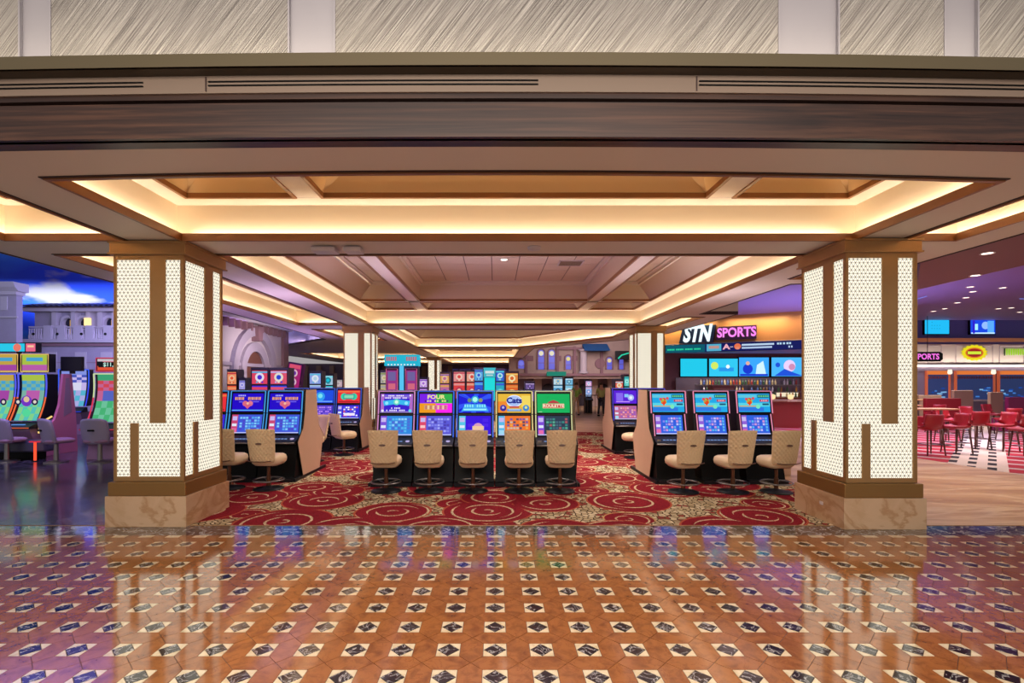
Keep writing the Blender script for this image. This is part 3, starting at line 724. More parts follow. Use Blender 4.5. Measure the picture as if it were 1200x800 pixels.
# profile of the dual-screen cabinet: (y, z), y=0 is the middle of the bank, front towards -y
CW = .66
def tilt_rot(y0, z0, y1, z1): return (-math.atan2(y1-y0, z1-z0), 0, 0)
def screen_pair(root, w_up, w_lo, frame_m, gap):
    pass
ARTS = {}
def art_upper(kind, par, w, h, loc, rot, st=1.0):
    a = Art()
    if kind == 'lines_blue':      # white text lines, cyan banner
        a.rect(0,0,w,h,'#3b1ccf').rect(0,h*.36,w,h*.2,'#7b5fd6').rect(-w*.44,0,w*.1,h,'#b06ac8').rect(w*.44,0,w*.1,h,'#b06ac8').rect(0,-h*.46,w,h*.08,'#8d78c8')
        for z, ww in ((.40, .5), (.28, .7), (-.26, .3), (-.38, .62)):
            n = int(ww*w/.028)
            for i in range(n):
                if (i*7+int(z*50)) % 6: a.rect((i-n/2)*.028, h*z, .018, h*.075, '#f0e8ff')
        a.polyg([(-w*.42,h*.12),(0,h*.2),(w*.42,h*.12),(w*.38,-h*.14),(0,-h*.04),(-w*.38,-h*.14)],'#38b8f0')
        a.circ(0,h*.06,h*.17,'#5fd8c8').circ(0,h*.06,h*.09,'#cfffe8').circ(-w*.3,0,h*.09,'#8fe8ff').circ(w*.3,0,h*.09,'#8fe8ff')
        a.circ(-w*.42,-h*.4,h*.07,'#e8e8f8').circ(w*.42,-h*.4,h*.08,'#68d8e8').circ(-w*.42,h*.4,h*.05,'#e8e8f8').circ(w*.42,h*.4,h*.05,'#e8e8f8')
    elif kind == 'four':
        a.rect(-w/4,h/4,w/2,h/2,'#7a1ee8').rect(w/4,h/4,w/2,h/2,'#2fb04a').rect(-w/4,-h/4,w/2,h/2,'#f09a1c').rect(w/4,-h/4,w/2,h/2,'#ff1cf0')
        a.text('FOUR',-w*.0,h*.33,.095,'#f0e098',1.25,bold=.04)
        for i, c in enumerate('ABCDEFGHIJ'): a.rect(-w*.32+i*w*.075,h*.12,w*.045,h*.1,'#e8d890' if i % 3 else '#4a2a6a')
        a.rect(0,-h*.22,w*.72,h*.24,'#d8a468').rect(w*.16,-h*.24,w*.4,h*.2,'#e070b8')
        for i in range(9): a.rect(-w*.3+i*w*.075,-h*.22,w*.04,h*.2,'#f4d8a0' if i % 2 else '#c06a70')
    elif kind == 'rays':
        a.rect(0,0,w,h,'#1a1ad8')
        for k in range(14):
            an = k*2*PI/14+.1; c, s_ = math.cos, math.sin
            def cl(x, z): return (max(-w/2, min(w/2, x)), max(-h/2, min(h/2, z)))
            a.polyg([(0,h*.1), cl(w*c(an), h*.1+w*s_(an)), cl(w*c(an+.16), h*.1+w*s_(an+.16))],'#2f55f4')
        a.circ(0,h*.2,h*.2,'#2fa8d8').circ(0,h*.2,h*.13,'#a8fff0').circ(-w*.17,h*.16,h*.11,'#6a8a70').circ(w*.17,h*.16,h*.11,'#8a9a60')
        a.polyg([(-w*.42,-h*.42),(-w*.3,-h*.05),(w*.3,-h*.05),(w*.42,-h*.42)],'#3fa8f4')
        for i in range(9):
            if i != 4: a.rect(-w*.3+i*w*.075,-h*.14,w*.045,h*.15,'#88e8f8')
        a.rect(0,-h*.33,w*.7,h*.08,'#9af0ff')
    elif kind == 'cats':
        a.rect(0,0,w,h,'#e8b83c').rect(-w*.36,-h*.2,w*.28,h*.6,'#f08a2c').rect(w*.36,h*.1,w*.28,h*.6,'#f4d860').circ(-w*.34,-h*.25,h*.17,'#2c2a9c').circ(w*.36,-h*.25,h*.17,'#3c8ad0')
        a.circ(-w*.34,-h*.22,h*.07,'#b8b0e8').circ(w*.36,-h*.22,h*.07,'#e0e890').circ(0,h*.12,w*.24,'#e8f0ff',18,h*.32).circ(0,h*.12,w*.22,'#a8c0f4',18,h*.27)
        a.text('Cats',0,h*.14,.135,'#10208c',1.1,bold=.045).rect(0,-h*.2,w*.3,h*.09,'#c8484c').rect(0,-h*.36,w*.44,h*.13,'#4c8cd4').rect(0,-h*.34,w*.36,h*.04,'#c8e8f8')
    elif kind == 'roulette':
        a.rect(0,0,w,h,'#12b25c').rect(0,-h*.14,w*.66,h*.24,'#f2d8b0').rect(0,-h*.14,w*.63,h*.2,'#c83a3c').polyg([(-w*.2,h*0),(-w*.12,h*.1),(0,h*.17),(w*.12,h*.1),(w*.2,h*0)],'#b83c44')
        a.text('ROULETTE',0,-h*.14,.07,'#fff0d0',1.08,bold=.03).rect(-w*.4,-h*.45,w*.1,h*.04,'#8fe0a0')
    elif kind == 'heart':
        a.rect(0,0,w,h,'#2408c8').rect(0,-h*.43,w,h*.06,'#58a8f0')
        for x0_, n in ((-.40, 5), (.02, 7)):
            for i in range(n): a.rect(w*(x0_+i*.06),h*.22,w*.045,h*.16,'#d88a58' if i % 2 else '#f0a868')
        for i in range(5): a.rect(w*(-.30+i*.05),h*.38,w*.035,h*.08,'#a8a8f8')
        a.circ(-w*.08,-h*.06,h*.15,'#d86a80').circ(w*.08,-h*.06,h*.15,'#e07890').polyg([(-w*.15,-h*.1),(0,-h*.36),(w*.15,-h*.1)],'#d8607c')
        a.rect(-w*.22,h*.03,w*.12,h*.06,'#7060e0').rect(w*.26,h*.04,w*.2,h*.06,'#7060e0').circ(0,-h*.06,h*.07,'#f0b8a0')
    elif kind == 'ocean':
        a.rect(0,0,w,h,'#20a8e8').rect(0,-h*.1,w,h*.2,'#58d4e8').rect(-w*.1,-h*.35,w*.8,h*.2,'#2f78e0').rect(-w*.2,h*.36,w*.6,h*.16,'#60c8e0').circ(w*.12,-h*.2,h*.12,'#78e8c0')
        a.circ(-w*.14,h*.08,h*.17,'#8fd058').text('$',-w*.14,h*.08,.15,'#e8401c',1,bold=.06).circ(-w*.23,h*.2,h*.08,'#d8505c').circ(-w*.02,h*.24,h*.08,'#d8505c')
        a.rect(w*.30,h*.36,w*.36,h*.16,'#123c48').rect(w*.32,h*.12,w*.28,h*.12,'#b8385c').rect(w*.36,-h*.08,w*.2,h*.1,'#1c5878').rect(-w*.2,-h*.18,w*.52,h*.05,'#e0a83c')
        for i in range(7): a.rect(w*(.15+i*.05),h*.36,w*.03,h*.1,'#6fe0a0')
        for i in range(4): a.rect(w*(.24+i*.05),h*.12,w*.03,h*.07,'#f8b8c0')
    elif kind == 'redgreen':
        a.rect(0,0,w,h,'#e8303c').rect(0,h*.38,w,h*.1,'#f07840').circ(-w*.22,0,h*.26,'#2fd0a8').circ(w*.22,0,h*.26,'#2fd0a8').rect(0,0,w*.5,h*.4,'#2f9c98').rect(0,0,w*.42,h*.24,'#88d8b0')
        a.rect(0,-h*.4,w*.9,h*.08,'#a81c28')
    elif kind == 'aqua':
        a.rect(0,0,w,h,'#1c4ce0').circ(-w*.1,0,h*.36,'#2f9cf0').circ(-w*.1,h*.05,h*.18,'#78e0f0').rect(0,-h*.38,w*.9,h*.1,'#68a0f8')
    elif kind == 'violet':
        a.rect(0,0,w,h,'#5a20d8').rect(-w*.24,0,w*.3,h*.6,'#8868f0').circ(w*.25,-h*.05,h*.24,'#a8b8f8').circ(w*.25,-h*.05,h*.12,'#e8f0ff').rect(w*.06,h*.1,w*.18,h*.24,'#88c8f8')
        a.rect(-w*.1,-h*.36,w*.6,h*.08,'#c090f8')
    return a.build('screen_art', par, loc, rot, st)
def art_lower(kind, par, w, h, loc, rot, st=1.0):
    a = Art(); rnd = random.Random(kind)
    side, bg, cells = {
        'lines_blue': ('#7a50d8', '#2f88e0', ('#58b8f0', '#8fd0f8', '#4c6ad8')), 'four': ('#e0486c', '#5a58d8', ('#7c80e8', '#a0a4f4', '#4a40b0')),
        'rays': ('#58c8e8', '#3a12e0', ('#3a12e0', '#4a20e8')), 'cats': ('#58b8e8', '#f0742c', ('#c8b8a8', '#7858a0', '#f0a848', '#4c4a68')),
        'roulette': ('#7c48d8', '#2c3c50', ('#3c8880', '#58a890', '#a85860', '#446878')), 'heart': ('#c84878', '#4058d8', ('#58a8f0', '#80c8f8', '#5048c8')),
        'ocean': ('#9060d8', '#2f60e0', ('#c8c0f8', '#8888f0', '#d89cd8', '#60b8f0')), 'redgreen': ('#5048d8', '#3828d8', ('#f0f0ff', '#6058e8', '#e85858')),
        'aqua': ('#5058d8', '#5038c8', ('#b888f0', '#7858e0')), 'violet': ('#c86088', '#b86898', ('#f08898', '#e8b0c0', '#9858c0'))}[kind]
    a.rect(0,0,w,h,bg).rect(-w*.40,0,w*.2,h,side)
    a.rect(-w*.40,h*.3,w*.15,h*.22,'#c8b8f0').rect(-w*.40,-h*.05,w*.15,h*.14,'#e0e8f8' if kind != 'four' else '#f8c8c8').rect(-w*.40,-h*.33,w*.15,h*.2,'#e86ca8' if kind in ('roulette', 'ocean', 'heart') else '#a0d8f0')
    nx, nz = (7, 5) if kind != 'rays' else (3, 3)
    for i in range(nx):
        for j in range(nz):
            if rnd.random() < .85: a.rect(w*(-.24+.68*(i+.5)/nx), h*(-.36+.76*(j+.5)/nz), w*.66/nx*.82, h*.74/nz*.72, rnd.choice(cells))
    if kind == 'rays': a.circ(w*.1,-h*.12,h*.26,'#d89cc0').rect(w*.1,-h*.12,w*.36,h*.2,'#f0c8a0').rect(w*.1,-h*.34,w*.6,h*.12,'#9858e8')
    if kind == 'redgreen': a.rect(w*.06,-h*.2,w*.5,h*.2,'#f0e8ff')
    a.rect(0,-h*.47,w,h*.05,'#c0c8f4')
    return a.build('game_art', par, loc, rot, st)
SHARED = {}
def shared(key, fn):
    if key not in SHARED: SHARED[key] = fn()
    return SHARED[key]
def inst(name, me, parent, loc=(0,0,0), rz=0):
    o = bpy.data.objects.new(name, me); C.objects.link(o); o.parent = parent; o.location = loc; o.rotation_euler = (0, 0, rz); return o
def slot_cabinet(x, yc, rz, kind, led_col, label, group, narrow=0.0, st=1.0, led2=None):
    r = thing('slot_machine', label, 'slot machine', (x, yc, 0), rz, group)
    w = CW/2
    inst('lower_cabinet', shared('low', lambda: MB().prism([(-.70, .07), (-.56, .64), (-.02, .64), (-.02, .07)], -w, w).mesh('lower_cabinet', M_BLACK)), r)
    inst('kick_plate', shared('kick', lambda: MB().box(-w-.005, w+.005, -.80, -.02, .004, .07).mesh('kick_plate', M_DARK)), r)
    inst('upper_cabinet', shared('upc', lambda: MB().prism([(-.385, .80), (-.30, 1.17), (-.24, 1.585), (-.02, 1.585), (-.02, .642), (-.40, .642)], -w, w).mesh('upper_cabinet', M_DARK)), r)
    inst('top_cap', shared('cap', lambda: MB().box(-w, w, -.27, -.02, 1.586, 1.60).mesh('top_cap', mat('cap_grey', '#5b5f86', .35))), r)
    dk = inst('button_deck', shared('deck', lambda: MB().prism([(-.69, .645), (-.70, .675), (-.68, .70), (-.43, .785), (-.36, .80), (-.36, .645)], -w, w).mesh('button_deck', M_DARK)), r)
    inst('deck_rail', shared('rail', lambda: MB().tube([(-w, -.70, .672), (w, -.70, .672)], .014, 8).mesh('deck_rail', M_STEEL, True)), dk)
    def btn():
        m = MB()
        sl = math.atan2(.085, .25); ca, sa = math.cos(sl), math.sin(sl)
        for i in range(6):
            bx = -.17+i*.06; m.slab([(bx-.02, -.60), (bx+.02, -.60), (bx+.02, -.57), (bx-.02, -.57)], .732, .742)
        return m.mesh('bet_buttons', emi('#8fb0f0', .8))
    inst('bet_buttons', shared('btn', btn), dk)
    inst('spin_button', shared('spin', lambda: MB().lathe([(.035, .72), (.035, .745), (.028, .75)], 16, (.24, -.575, 0)).mesh('spin_button', emi('#d8c8ff', .7))), dk)
    inst('card_reader', shared('card', lambda: MB().box(-.30, -.24, -.62, -.60, .70, .75).mesh('card_reader', M_STEEL)), dk)
    # screens
    loR = tilt_rot(-.385, .80, -.30, 1.17); upR = tilt_rot(-.31, 1.19, -.25, 1.575)
    wl = CW-.10-narrow; wu = CW-.085
    def bez(ww, hh, d=.02):
        def f():
            m = MB(); t = .016
            m.box(-ww/2-t, ww/2+t, 0, d, -hh/2-t, -hh/2); m.box(-ww/2-t, ww/2+t, 0, d, hh/2, hh/2+t); m.box(-ww/2-t, -ww/2, 0, d, -hh/2, hh/2); m.box(ww/2, ww/2+t, 0, d, -hh/2, hh/2)
            return m.mesh('bezel', M_BLACK)
        return f
    for nm, ww, hh, cy, cz, rt, fn in (('lower_screen', wl, .345, -.352, .985, loR, art_lower), ('upper_screen', wu, .335, -.298, 1.375, upR, art_upper)):
        sc = inst(nm, shared(('scr', ww, hh), lambda ww=ww, hh=hh: MB().box(-ww/2, ww/2, .008, .02, -hh/2, hh/2).mesh('screen', M_BLACK)), r, (0, cy, cz)); sc.rotation_euler = rt
        key = (nm, kind, ww)
        if key in ARTS: a = inst('screen_art', ARTS[key], sc)
        else:
            a = fn(kind, sc, ww, hh, (0,0,0), (0,0,0), st); ARTS[key] = a.data
        a.location = (0, .006, 0); a.name = 'screen_art'
        b = inst('bezel', shared(('bez', ww, hh), bez(ww, hh)), sc, (0, -.008, 0))
    # light strips
    lc = emi(led_col, .95); lc2 = emi(led2 or led_col, .95)
    def strips():
        m = MB()
        for sx in (-1, 1):
            a = wu/2+.028; b = a-narrow/2
            m.tube([(sx*a, -.335, 1.19), (sx*a, -.275, 1.58)], .011, 6); m.tube([(sx*b, -.425, .79), (sx*b, -.335, 1.175)], .010, 6)
        m.tube([(-wu/2-.028, -.272, 1.585), (wu/2+.028, -.272, 1.585)], .007, 6)
        return m.mesh('light_strip', lc, True)
    inst('light_strip', shared(('led', led_col, narrow), strips), r)
    return r
SIDEP = [(-.40, .06), (-.64, .68), (-.58, .74), (-.40, .90), (-.31, 1.20), (-.27, 1.605), (.27, 1.605), (.31, 1.20), (.40, .90), (.58, .74), (.64, .68), (.44, .06)]
def bank_end(x, yc, label):
    r = thing('bank_end_panel', label, 'panel', (x, yc, 0), 0, 'tan end panels of the slot banks')
    MB().prism(SIDEP, -.014, .014).build('laminate_sheet', M_PANEL, r)
    MB().prism([(y*1.045, z+(.006 if z > .5 else 0)) for y, z in SIDEP], -.008, .008).build('black_edging', M_BLACK, r)
    MB().box(-.02, .02, -.78, .78, .004, .06).build('kick_strip', M_DARK, r)
P = .692
names = [('lines_blue', '#d890c8', 'leftmost slot machine of the middle bank, purple screen with white text lines', '#f0a0b8'),
         ('four', '#3a6ae8', 'slot machine with a purple, green, orange and pink quartered screen', None),
         ('rays', '#4a78f0', 'middle slot machine with blue rays and jewels on its upper screen', None),
         ('cats', '#e8d890', 'slot machine with yellow screen and round blue lettering', None),
         ('roulette', '#d8d8a0', 'rightmost machine of the middle bank, plain green roulette screen', None)]
for i, (k, lc, lb, l2) in enumerate(names):
    slot_cabinet(-1.735+i*P, 9.10, 0, k, lc, lb, 'slot machines of the middle bank', 0, 1.0)
bank_end(-2.10, 9.10, 'tan end panel on the left end of the middle bank'); bank_end(1.40, 9.10, 'tan end panel on the right end of the middle bank')
for i, lb in enumerate(['right machine of the front left bank, beside its tan end panel', 'second machine of the front left bank, blue screens with a heart', 'machine of the front left bank mostly hidden by the lit column']):
    slot_cabinet(-3.86-i*.685, 9.47, 0, 'heart' if i < 2 else 'redgreen', '#48a0e8', lb, 'slot machines of the front left bank')
bank_end(-3.50, 9.47, 'tan hexagonal end panel of the front left bank')
for i, lb in enumerate(['left machine of the front right bank, next to the tan end panel', 'middle machine of the front right bank, cyan sea screens', 'right machine of the front right bank, nearest the lit column']):
    slot_cabinet(3.13+i*.775, 9.30, 0, 'ocean', '#f090b0', lb, 'slot machines of the front right bank', .07)
bank_end(2.765, 9.30, 'tan hexagonal end panel of the front right bank')
for i, (k, lb) in enumerate([('redgreen', 'machine with red and green screen in the second left bank'), ('aqua', 'machine with blue screen in the second left bank'), ('violet', 'violet machine of the second left bank, mostly hidden')]):
    slot_cabinet(-3.78-i*.685, 13.2, 0, k, '#4060d8', lb, 'slot machines of the second left bank')
bank_end(-3.42, 13.2, 'tan end panel of the second left bank, behind two cream chairs')
for i, lb in enumerate(['violet machine of the second right bank', 'violet machine hidden behind the front right bank']):
    slot_cabinet(3.28+i*.685, 12.85, 0, 'violet', '#5848e0', lb, 'slot machines of the second right bank')
bank_end(2.92, 12.85, 'mauve end panel of the second right bank')
# right pedestal beside the right bank
tag(MB().box(-.11, .11, -.25, .25, .004, .56).build('pedestal', M_PANEL, loc=(5.42, 9.55, 0), bevel=.01), 'low tan pedestal behind the rightmost slot chair', 'pedestal')

# ------------------------------------------------------------------ SLOT CHAIRS
def quilt():
    nx, nz = 60, 64; hw0, hw1 = .205, .238; z0, z1 = .46, 1.0; m = MB(); V = m.v
    def pos(u, v, back):
        hw = hw0+(hw1-hw0)*v**1.2; ed = 1-max(0, (abs(u*2-1)-.86)/.14)**2*.03 if True else 1
        z = z0+(z1-z0)*v
        if v < .12: hw *= .90+.10*math.sin(v/.12*PI/2)
        x = (u*2-1)*hw*(1.0)
        curve = .07*(abs(u*2-1))**2.2; lean = -.085*v
        y = -.255+lean+curve
        if back:
            p = abs(math.sin(PI*(u*7.5+v*7.5)))*abs(math.sin(PI*(u*7.5-v*7.5)))
            e = min(u, 1-u, v, 1-v)/.05
            y -= .018*math.sqrt(p)*min(1, e)
        else: y += .05*min(1, min(u, 1-u, v, 1-v)/.08)**.5
        z += .012*math.cos((u-.5)*PI)*v
        return (x, y, z)
    for b in (1, 0):
        base = len(V)
        for j in range(nz+1):
            for i in range(nx+1): V.append(pos(i/nx, j/nz, b))
        for j in range(nz):
            for i in range(nx):
                a = base+j*(nx+1)+i; q = (a, a+1, a+nx+2, a+nx+1)
                m.f.append(q if b else q[::-1]); m.m.append(0)
    n1 = (nx+1)*(nz+1)
    bd = [i for i in range(nx+1)] + [j*(nx+1)+nx for j in range(1, nz+1)] + [nz*(nx+1)+i for i in range(nx-1, -1, -1)] + [j*(nx+1) for j in range(nz-1, 0, -1)]
    for k in range(len(bd)):
        a, b_ = bd[k], bd[(k+1) % len(bd)]; m.f.append((b_, a, a+n1, b_+n1)); m.m.append(0)
    return m
def seat_mb(w=.46, d=.46, z0=.40, z1=.565):
    m = MB(); n = 28
    prof = [(.80, 0), (.97, .25), (1.0, .55), (.95, .85), (.80, 1.0), (.4, 1.04), (.0, 1.05)]
    b = 0
    for k, (r, t) in enumerate(prof):
        for i in range(n):
            a = 2*PI*i/n; ca, sa = math.cos(a), math.sin(a); e = 2/4.2
            m.v.append((r*w/2*abs(ca)**e*(1 if ca > 0 else -1), .03+r*d/2*abs(sa)**e*(1 if sa > 0 else -1), z0+(z1-z0)*t))
    for k in range(len(prof)-1):
        for i in range(n): m.f.append((k*n+i, k*n+(i+1) % n, (k+1)*n+(i+1) % n, (k+1)*n+i)); m.m.append(0)
    m.f.append(tuple(range(n))[::-1]); m.m.append(0); return m
def make_chair(name, label, cat, group, backm, seatm, quilted=True):
    r = thing(name, label, cat, (0,0,0), 0, group)
    bk = quilt().build('backrest', backm, r, smooth=True)
    MB().lathe([(.012, -.002), (.05, -.002), (.052, .004), (.047, .007), (.012, .007)], 20).xf(Matrix.Translation((0, -.322, .775)) @ Matrix.Rotation(PI/2-.15, 4, 'X') @ Matrix.Diagonal((1, .33, 1, 1))).build('handle', M_WOODL, bk, label='dark oval pull handle')
    MB().tube([(-.19, -.30, .505), (-.1, -.325, .493), (.1, -.325, .493), (.19, -.30, .505)], .008, 6).build('seam', M_WOODL, bk)
    seat_mb().build('seat', seatm, r, smooth=True)
    MB().box(-.09, .09, -.06, .12, .375, .405).build('seat_plate', M_DARK, r)
    MB().lathe([(.034, .03), (.034, .22), (.026, .225), (.026, .38)], 16).build('pedestal', mat('pedestal_bronze', '#6b4a36', .3, .7), r, smooth=False)
    fr = MB().tube([(.235*math.cos(a), .235*math.sin(a), .155) for a in [2*PI*i/28 for i in range(28)]], .011, 8, True).build('foot_ring', M_STEEL, r, smooth=True)
    for k in range(4):
        a = PI/4+k*PI/2; MB().tube([(.03*math.cos(a), .03*math.sin(a), .12), (.232*math.cos(a), .232*math.sin(a), .155)], .008, 6).build('spoke', M_STEEL, fr)
    MB().lathe([(.24, .004), (.235, .016), (.12, .028), (.05, .05), (.036, .06)], 28).build('base', M_DARK, r, smooth=True)
    return r
ch0 = make_chair('slot_chair', 'x', 'chair', 'quilted slot chairs', M_CHAIR, M_SEAT)
def chair(x, y, rz, label, group='quilted beige slot chairs'):
    global used
    if not used: used = True; o = ch0; o.location = (x, y, 0.002); o.rotation_euler = (0, 0, rz); o['label'] = label; o['group'] = group; return o
    return dup(ch0, (x, y, 0.002), rz, label, group)
used = False
for x, lb in zip((-1.74, -1.05, -.35, .385, 1.04), ('quilted beige chair at the purple machine on the left end of the middle bank', 'quilted beige chair at the four-coloured machine', 'quilted beige chair at the blue rays machine, centre of the middle bank', 'quilted beige chair at the yellow lettered machine', 'quilted beige chair at the green roulette machine')):
    chair(x, 7.98, 0.02 if x < 0 else -.02, lb, 'chairs at the middle bank')
chair(-3.70, 8.15, -.05, 'quilted chair at the front left bank, fully in view right of the lit column', 'chairs at the front left bank')
chair(-4.37, 8.2, -.05, 'quilted chair at the front left bank, half hidden by the lit column', 'chairs at the front left bank')
for x, a, lb in ((2.99, .12, 'left chair of three at the cyan machines, near the tan end panel'), (3.78, .12, 'middle chair of three at the cyan machines'), (4.47, .08, 'right chair of three at the cyan machines, beside the lit column')):
    chair(x, 7.92, a, lb, 'chairs at the front right bank')
chair(-3.62, 11.95, -.75, 'mauve-lit quilted chair at the second left bank, nearest its end panel', 'chairs at the second left bank')
chair(-4.02, 11.0, 2.6, 'cream chair seen from its front between the two left banks', 'chairs at the second left bank')
chair(3.22, 11.5, .9, 'chair turned sideways at the second right bank', 'chairs at the second right bank')
chair(-2.75, 15.9, 2.7, 'cream chair just left of the middle bank, far behind')

# ------------------------------------------------------------------ TALL CURVED MACHINES (left)
def tall_machine(x, y, rz, label, group, cols, edge='#f06a3c', edge2='#5a60f0', top=2.43, w=.66, jackpot=None, kind=0, sc=1.0, base=None):
    r = thing('tall_slot_machine', label, 'slot machine', (x, y, 0), rz, group); r.scale = (sc, sc, sc)
    h = w/2; bm = base or M_MAUVE
    MB().prism([(-.42, .004), (-.36, .30), (-.50, .60), (-.50, .66), (.25, .66), (.25, .004)], -h+.04, h-.04).build('lower_cabinet', bm, r)
    d = MB().prism([(-.56, .66), (-.58, .70), (-.30, .80), (-.18, .80), (-.18, .66)], -h, h).build('button_deck', M_DARK, r)
    MB().box(-.14, .14, -.5, -.44, .745, .765).build('spin_button', emi('#60a0f0', .8), d)
    MB().tube([(-h, -.575, .685), (h, -.575, .685)], .012, 6).build('deck_trim', emi(edge, .8), d)
    # curved screen: arc in y,z
    N = 10; arc = []
    for i in range(N+1):
        t = i/N; z = .84+t*1.10; yy = -.30+.20*(1-(1-t)**2) - .10*math.sin(t*PI)*-1*0
        arc.append((yy+.04*math.sin(PI*t), z))
    m = MB()
    for i in range(N): m.prism([arc[i], arc[i+1], (.22, arc[i+1][1]), (.22, arc[i][1])], -h+.01, h-.01)
    m.build('screen_housing', M_DARK, r)
    rnd = random.Random(label); m = MB(); cl = []
    nc, nr = 5, 14
    for i in range(nc):
        for j in range(nr):
            t0, t1 = j/nr, (j+1)/nr
            def pt(t):
                k = min(N-1, int(t*N)); f = t*N-k; return (arc[k][0]+(arc[k+1][0]-arc[k][0])*f-.006, arc[k][1]+(arc[k+1][1]-arc[k][1])*f)
            (ya, za), (yb, zb) = pt(t0), pt(t1); xa = -h+.06+(w-.12)*i/nc; xb_ = -h+.06+(w-.12)*(i+1)/nc
            c = cols[0] if t0 > .8 else (cols[(1, 4)[(i+j) % 2]] if t0 > .62 else (cols[2] if 0 < i < nc-1 else cols[1]) if t0 > .38 else cols[(3, 5)[(i+j//2) % 2]])
            if c not in cl: cl.append(c)
            m.quad((xa, ya, za), (xb_, ya, za), (xb_, yb, zb), (xa, yb, zb), cl.index(c))
    s_ = m.build('curved_screen', [emi(c, .9) for c in cl], r)
    if kind == 0:
        a = Art()
        for z, rr, c in ((1.30, .13, '#7838c8'), (1.34, .07, '#e8c8a0'), (1.02, .10, '#58e0a0')): a.circ(0, z, rr, c)
        for sx in (-1, 1): a.circ(sx*.2, 1.28, .08, '#28204c').circ(sx*.2, 1.28, .04, '#e8e0d0')
        a.build('reel_symbols', s_, (0, -.27, 0), st=.9)
    for sx in (-1, 1):
        MB().tube([(sx*(h+.005), a_-.03, z) for a_, z in arc[:6]], .016, 6).build('edge_light', emi(edge, 1), r)
        MB().tube([(sx*(h+.005), a_-.03, z) for a_, z in arc[5:]], .016, 6).build('edge_light', emi(edge2, 1), r)
    MB().tube([(-h, arc[-1][0]-.03, arc[-1][1]), (h, arc[-1][0]-.03, arc[-1][1])], .016, 6).build('edge_light', emi(edge2, 1), r)
    if top:
        tp = MB().box(-h, h, -.06, .15, 1.99, top).build('topper', M_DARK, r)
        a = Art(); H = top-2.03; a.rect(0, 0, w-.06, H, cols[0] if not jackpot else '#10141c').rect(0, -H*.28, w-.06, H*.35, cols[2] if not jackpot else '#e85838').rect(0, H*.22, w*.6, H*.22, cols[4])
        if jackpot: a.rect(0, H*.36, w-.06, H*.2, '#d8c8d0').rect(0, 0, w-.10, H*.42, '#0c1418').text(jackpot, 0, 0, .13, '#c8f4e8', 1.0, bold=.02)
        a.build('topper_art', tp, (0, -.063, (1.99+top)/2), st=.9)
        m = MB(); c = [(-h, -.065, 2.0), (h, -.065, 2.0), (h, -.065, top-.01), (-h, -.065, top-.01)]; m.tube(c, .013, 6, True); m.build('topper_light', emi('#f0c070' if not jackpot else edge, .95), tp)
    return r
GRN = ('#b0c848', '#7fb8a8', '#c060b0', '#58c8c0', '#48a8d8', '#88d890')
tall_machine(-11.12, 12.1, 0, 'tall curved slot machine with orange edge light left of the pink bank end', 'tall curved slot machines on the left', GRN)
tall_machine(-11.84, 12.1, -.05, 'tall curved slot machine at the left picture edge', 'tall curved slot machines on the left', ('#c8a848', '#88b890', '#a848a8', '#58c8c0', '#48a8d8', '#88d890'))
tall_machine(-8.93, 11.7, .06, 'tall machine with a jackpot figure on its topper, just left of the lit column', 'tall curved slot machines on the left', ('#40a878', '#c86898', '#5868c8', '#48b878', '#d84858', '#70c8a0'), '#d83858', '#c8d8a0', 2.32, .74, '$11,508', 1)
tall_machine(-14.3, 17.0, .3, 'slim violet-edged machine between the pink bank end and the jackpot machine', 'tall curved slot machines on the left', ('#8898e8', '#c8b8f0', '#e0e0f8', '#58b8d8', '#4858c0', '#b0b0e8'), '#3848f0', '#3860f8', None, .75, None, 1, 1.12)
# sign topper at the very left edge
t = thing('sign_topper', 'cyan and red lit sign box above the leftmost machine', 'sign', (-12.05, 12.6, 0))
MB().box(-.5, .5, -.05, .1, 2.50, 2.74).build('sign_box', M_DARK, t); a = Art(); a.rect(-.14, 0, .7, .2, '#28c8e8').circ(.02, .0, .10, '#e87868').rect(.36, 0, .24, .2, '#e86888').rect(.36, .03, .16, .05, '#f8c8a0').build('sign_face', t, (0, -.052, 2.62))
MB().box(-.04, .04, 0, .05, 2.40, 2.50).build('sign_stem', M_DARK, t)
# pink end panel
r = thing('bank_end_panel', 'pink sculpted end of the left machine bank with a gold bent light tube', 'panel', (-10.62, 12.35, 0), .0)
MB().prism([(-.75, .004), (-.85, .10), (-.55, .45), (-.62, .60), (-.35, .85), (-.22, 1.2), (-.12, 1.95), (.12, 1.95), (.25, .9), (.3, .004)], -.03, .03).build('pink_shell', mat('pink_laminate', '#a8607c', .35), r)
MB().prism([(-.12, .9), (-.06, 1.85), (.05, 1.85), (.12, 1.0)], .03, .036).build('side_inset', mat('mauve_inset', '#7c6278', .45), r)
MB().tube([(.17, -.85, .84), (-.13, -.86, .66), (-.13, -.86, .46), (.14, -.86, .42)], .022, 8).xf(Matrix.Translation((.0, .25, .1))).build('gold_light_tube', emi('#f8d078', 1.1), r)
t = thing('display_back', 'dark back of a small display on a pole above the pink bank end', 'display', (-10.52, 12.4, 0))
MB().box(-.26, .26, -.04, .06, 2.02, 2.38).build('housing', M_DARK, t, bevel=.01); MB().box(-.05, .05, -.02, .04, 1.955, 2.02).build('stem', M_DARK, t)
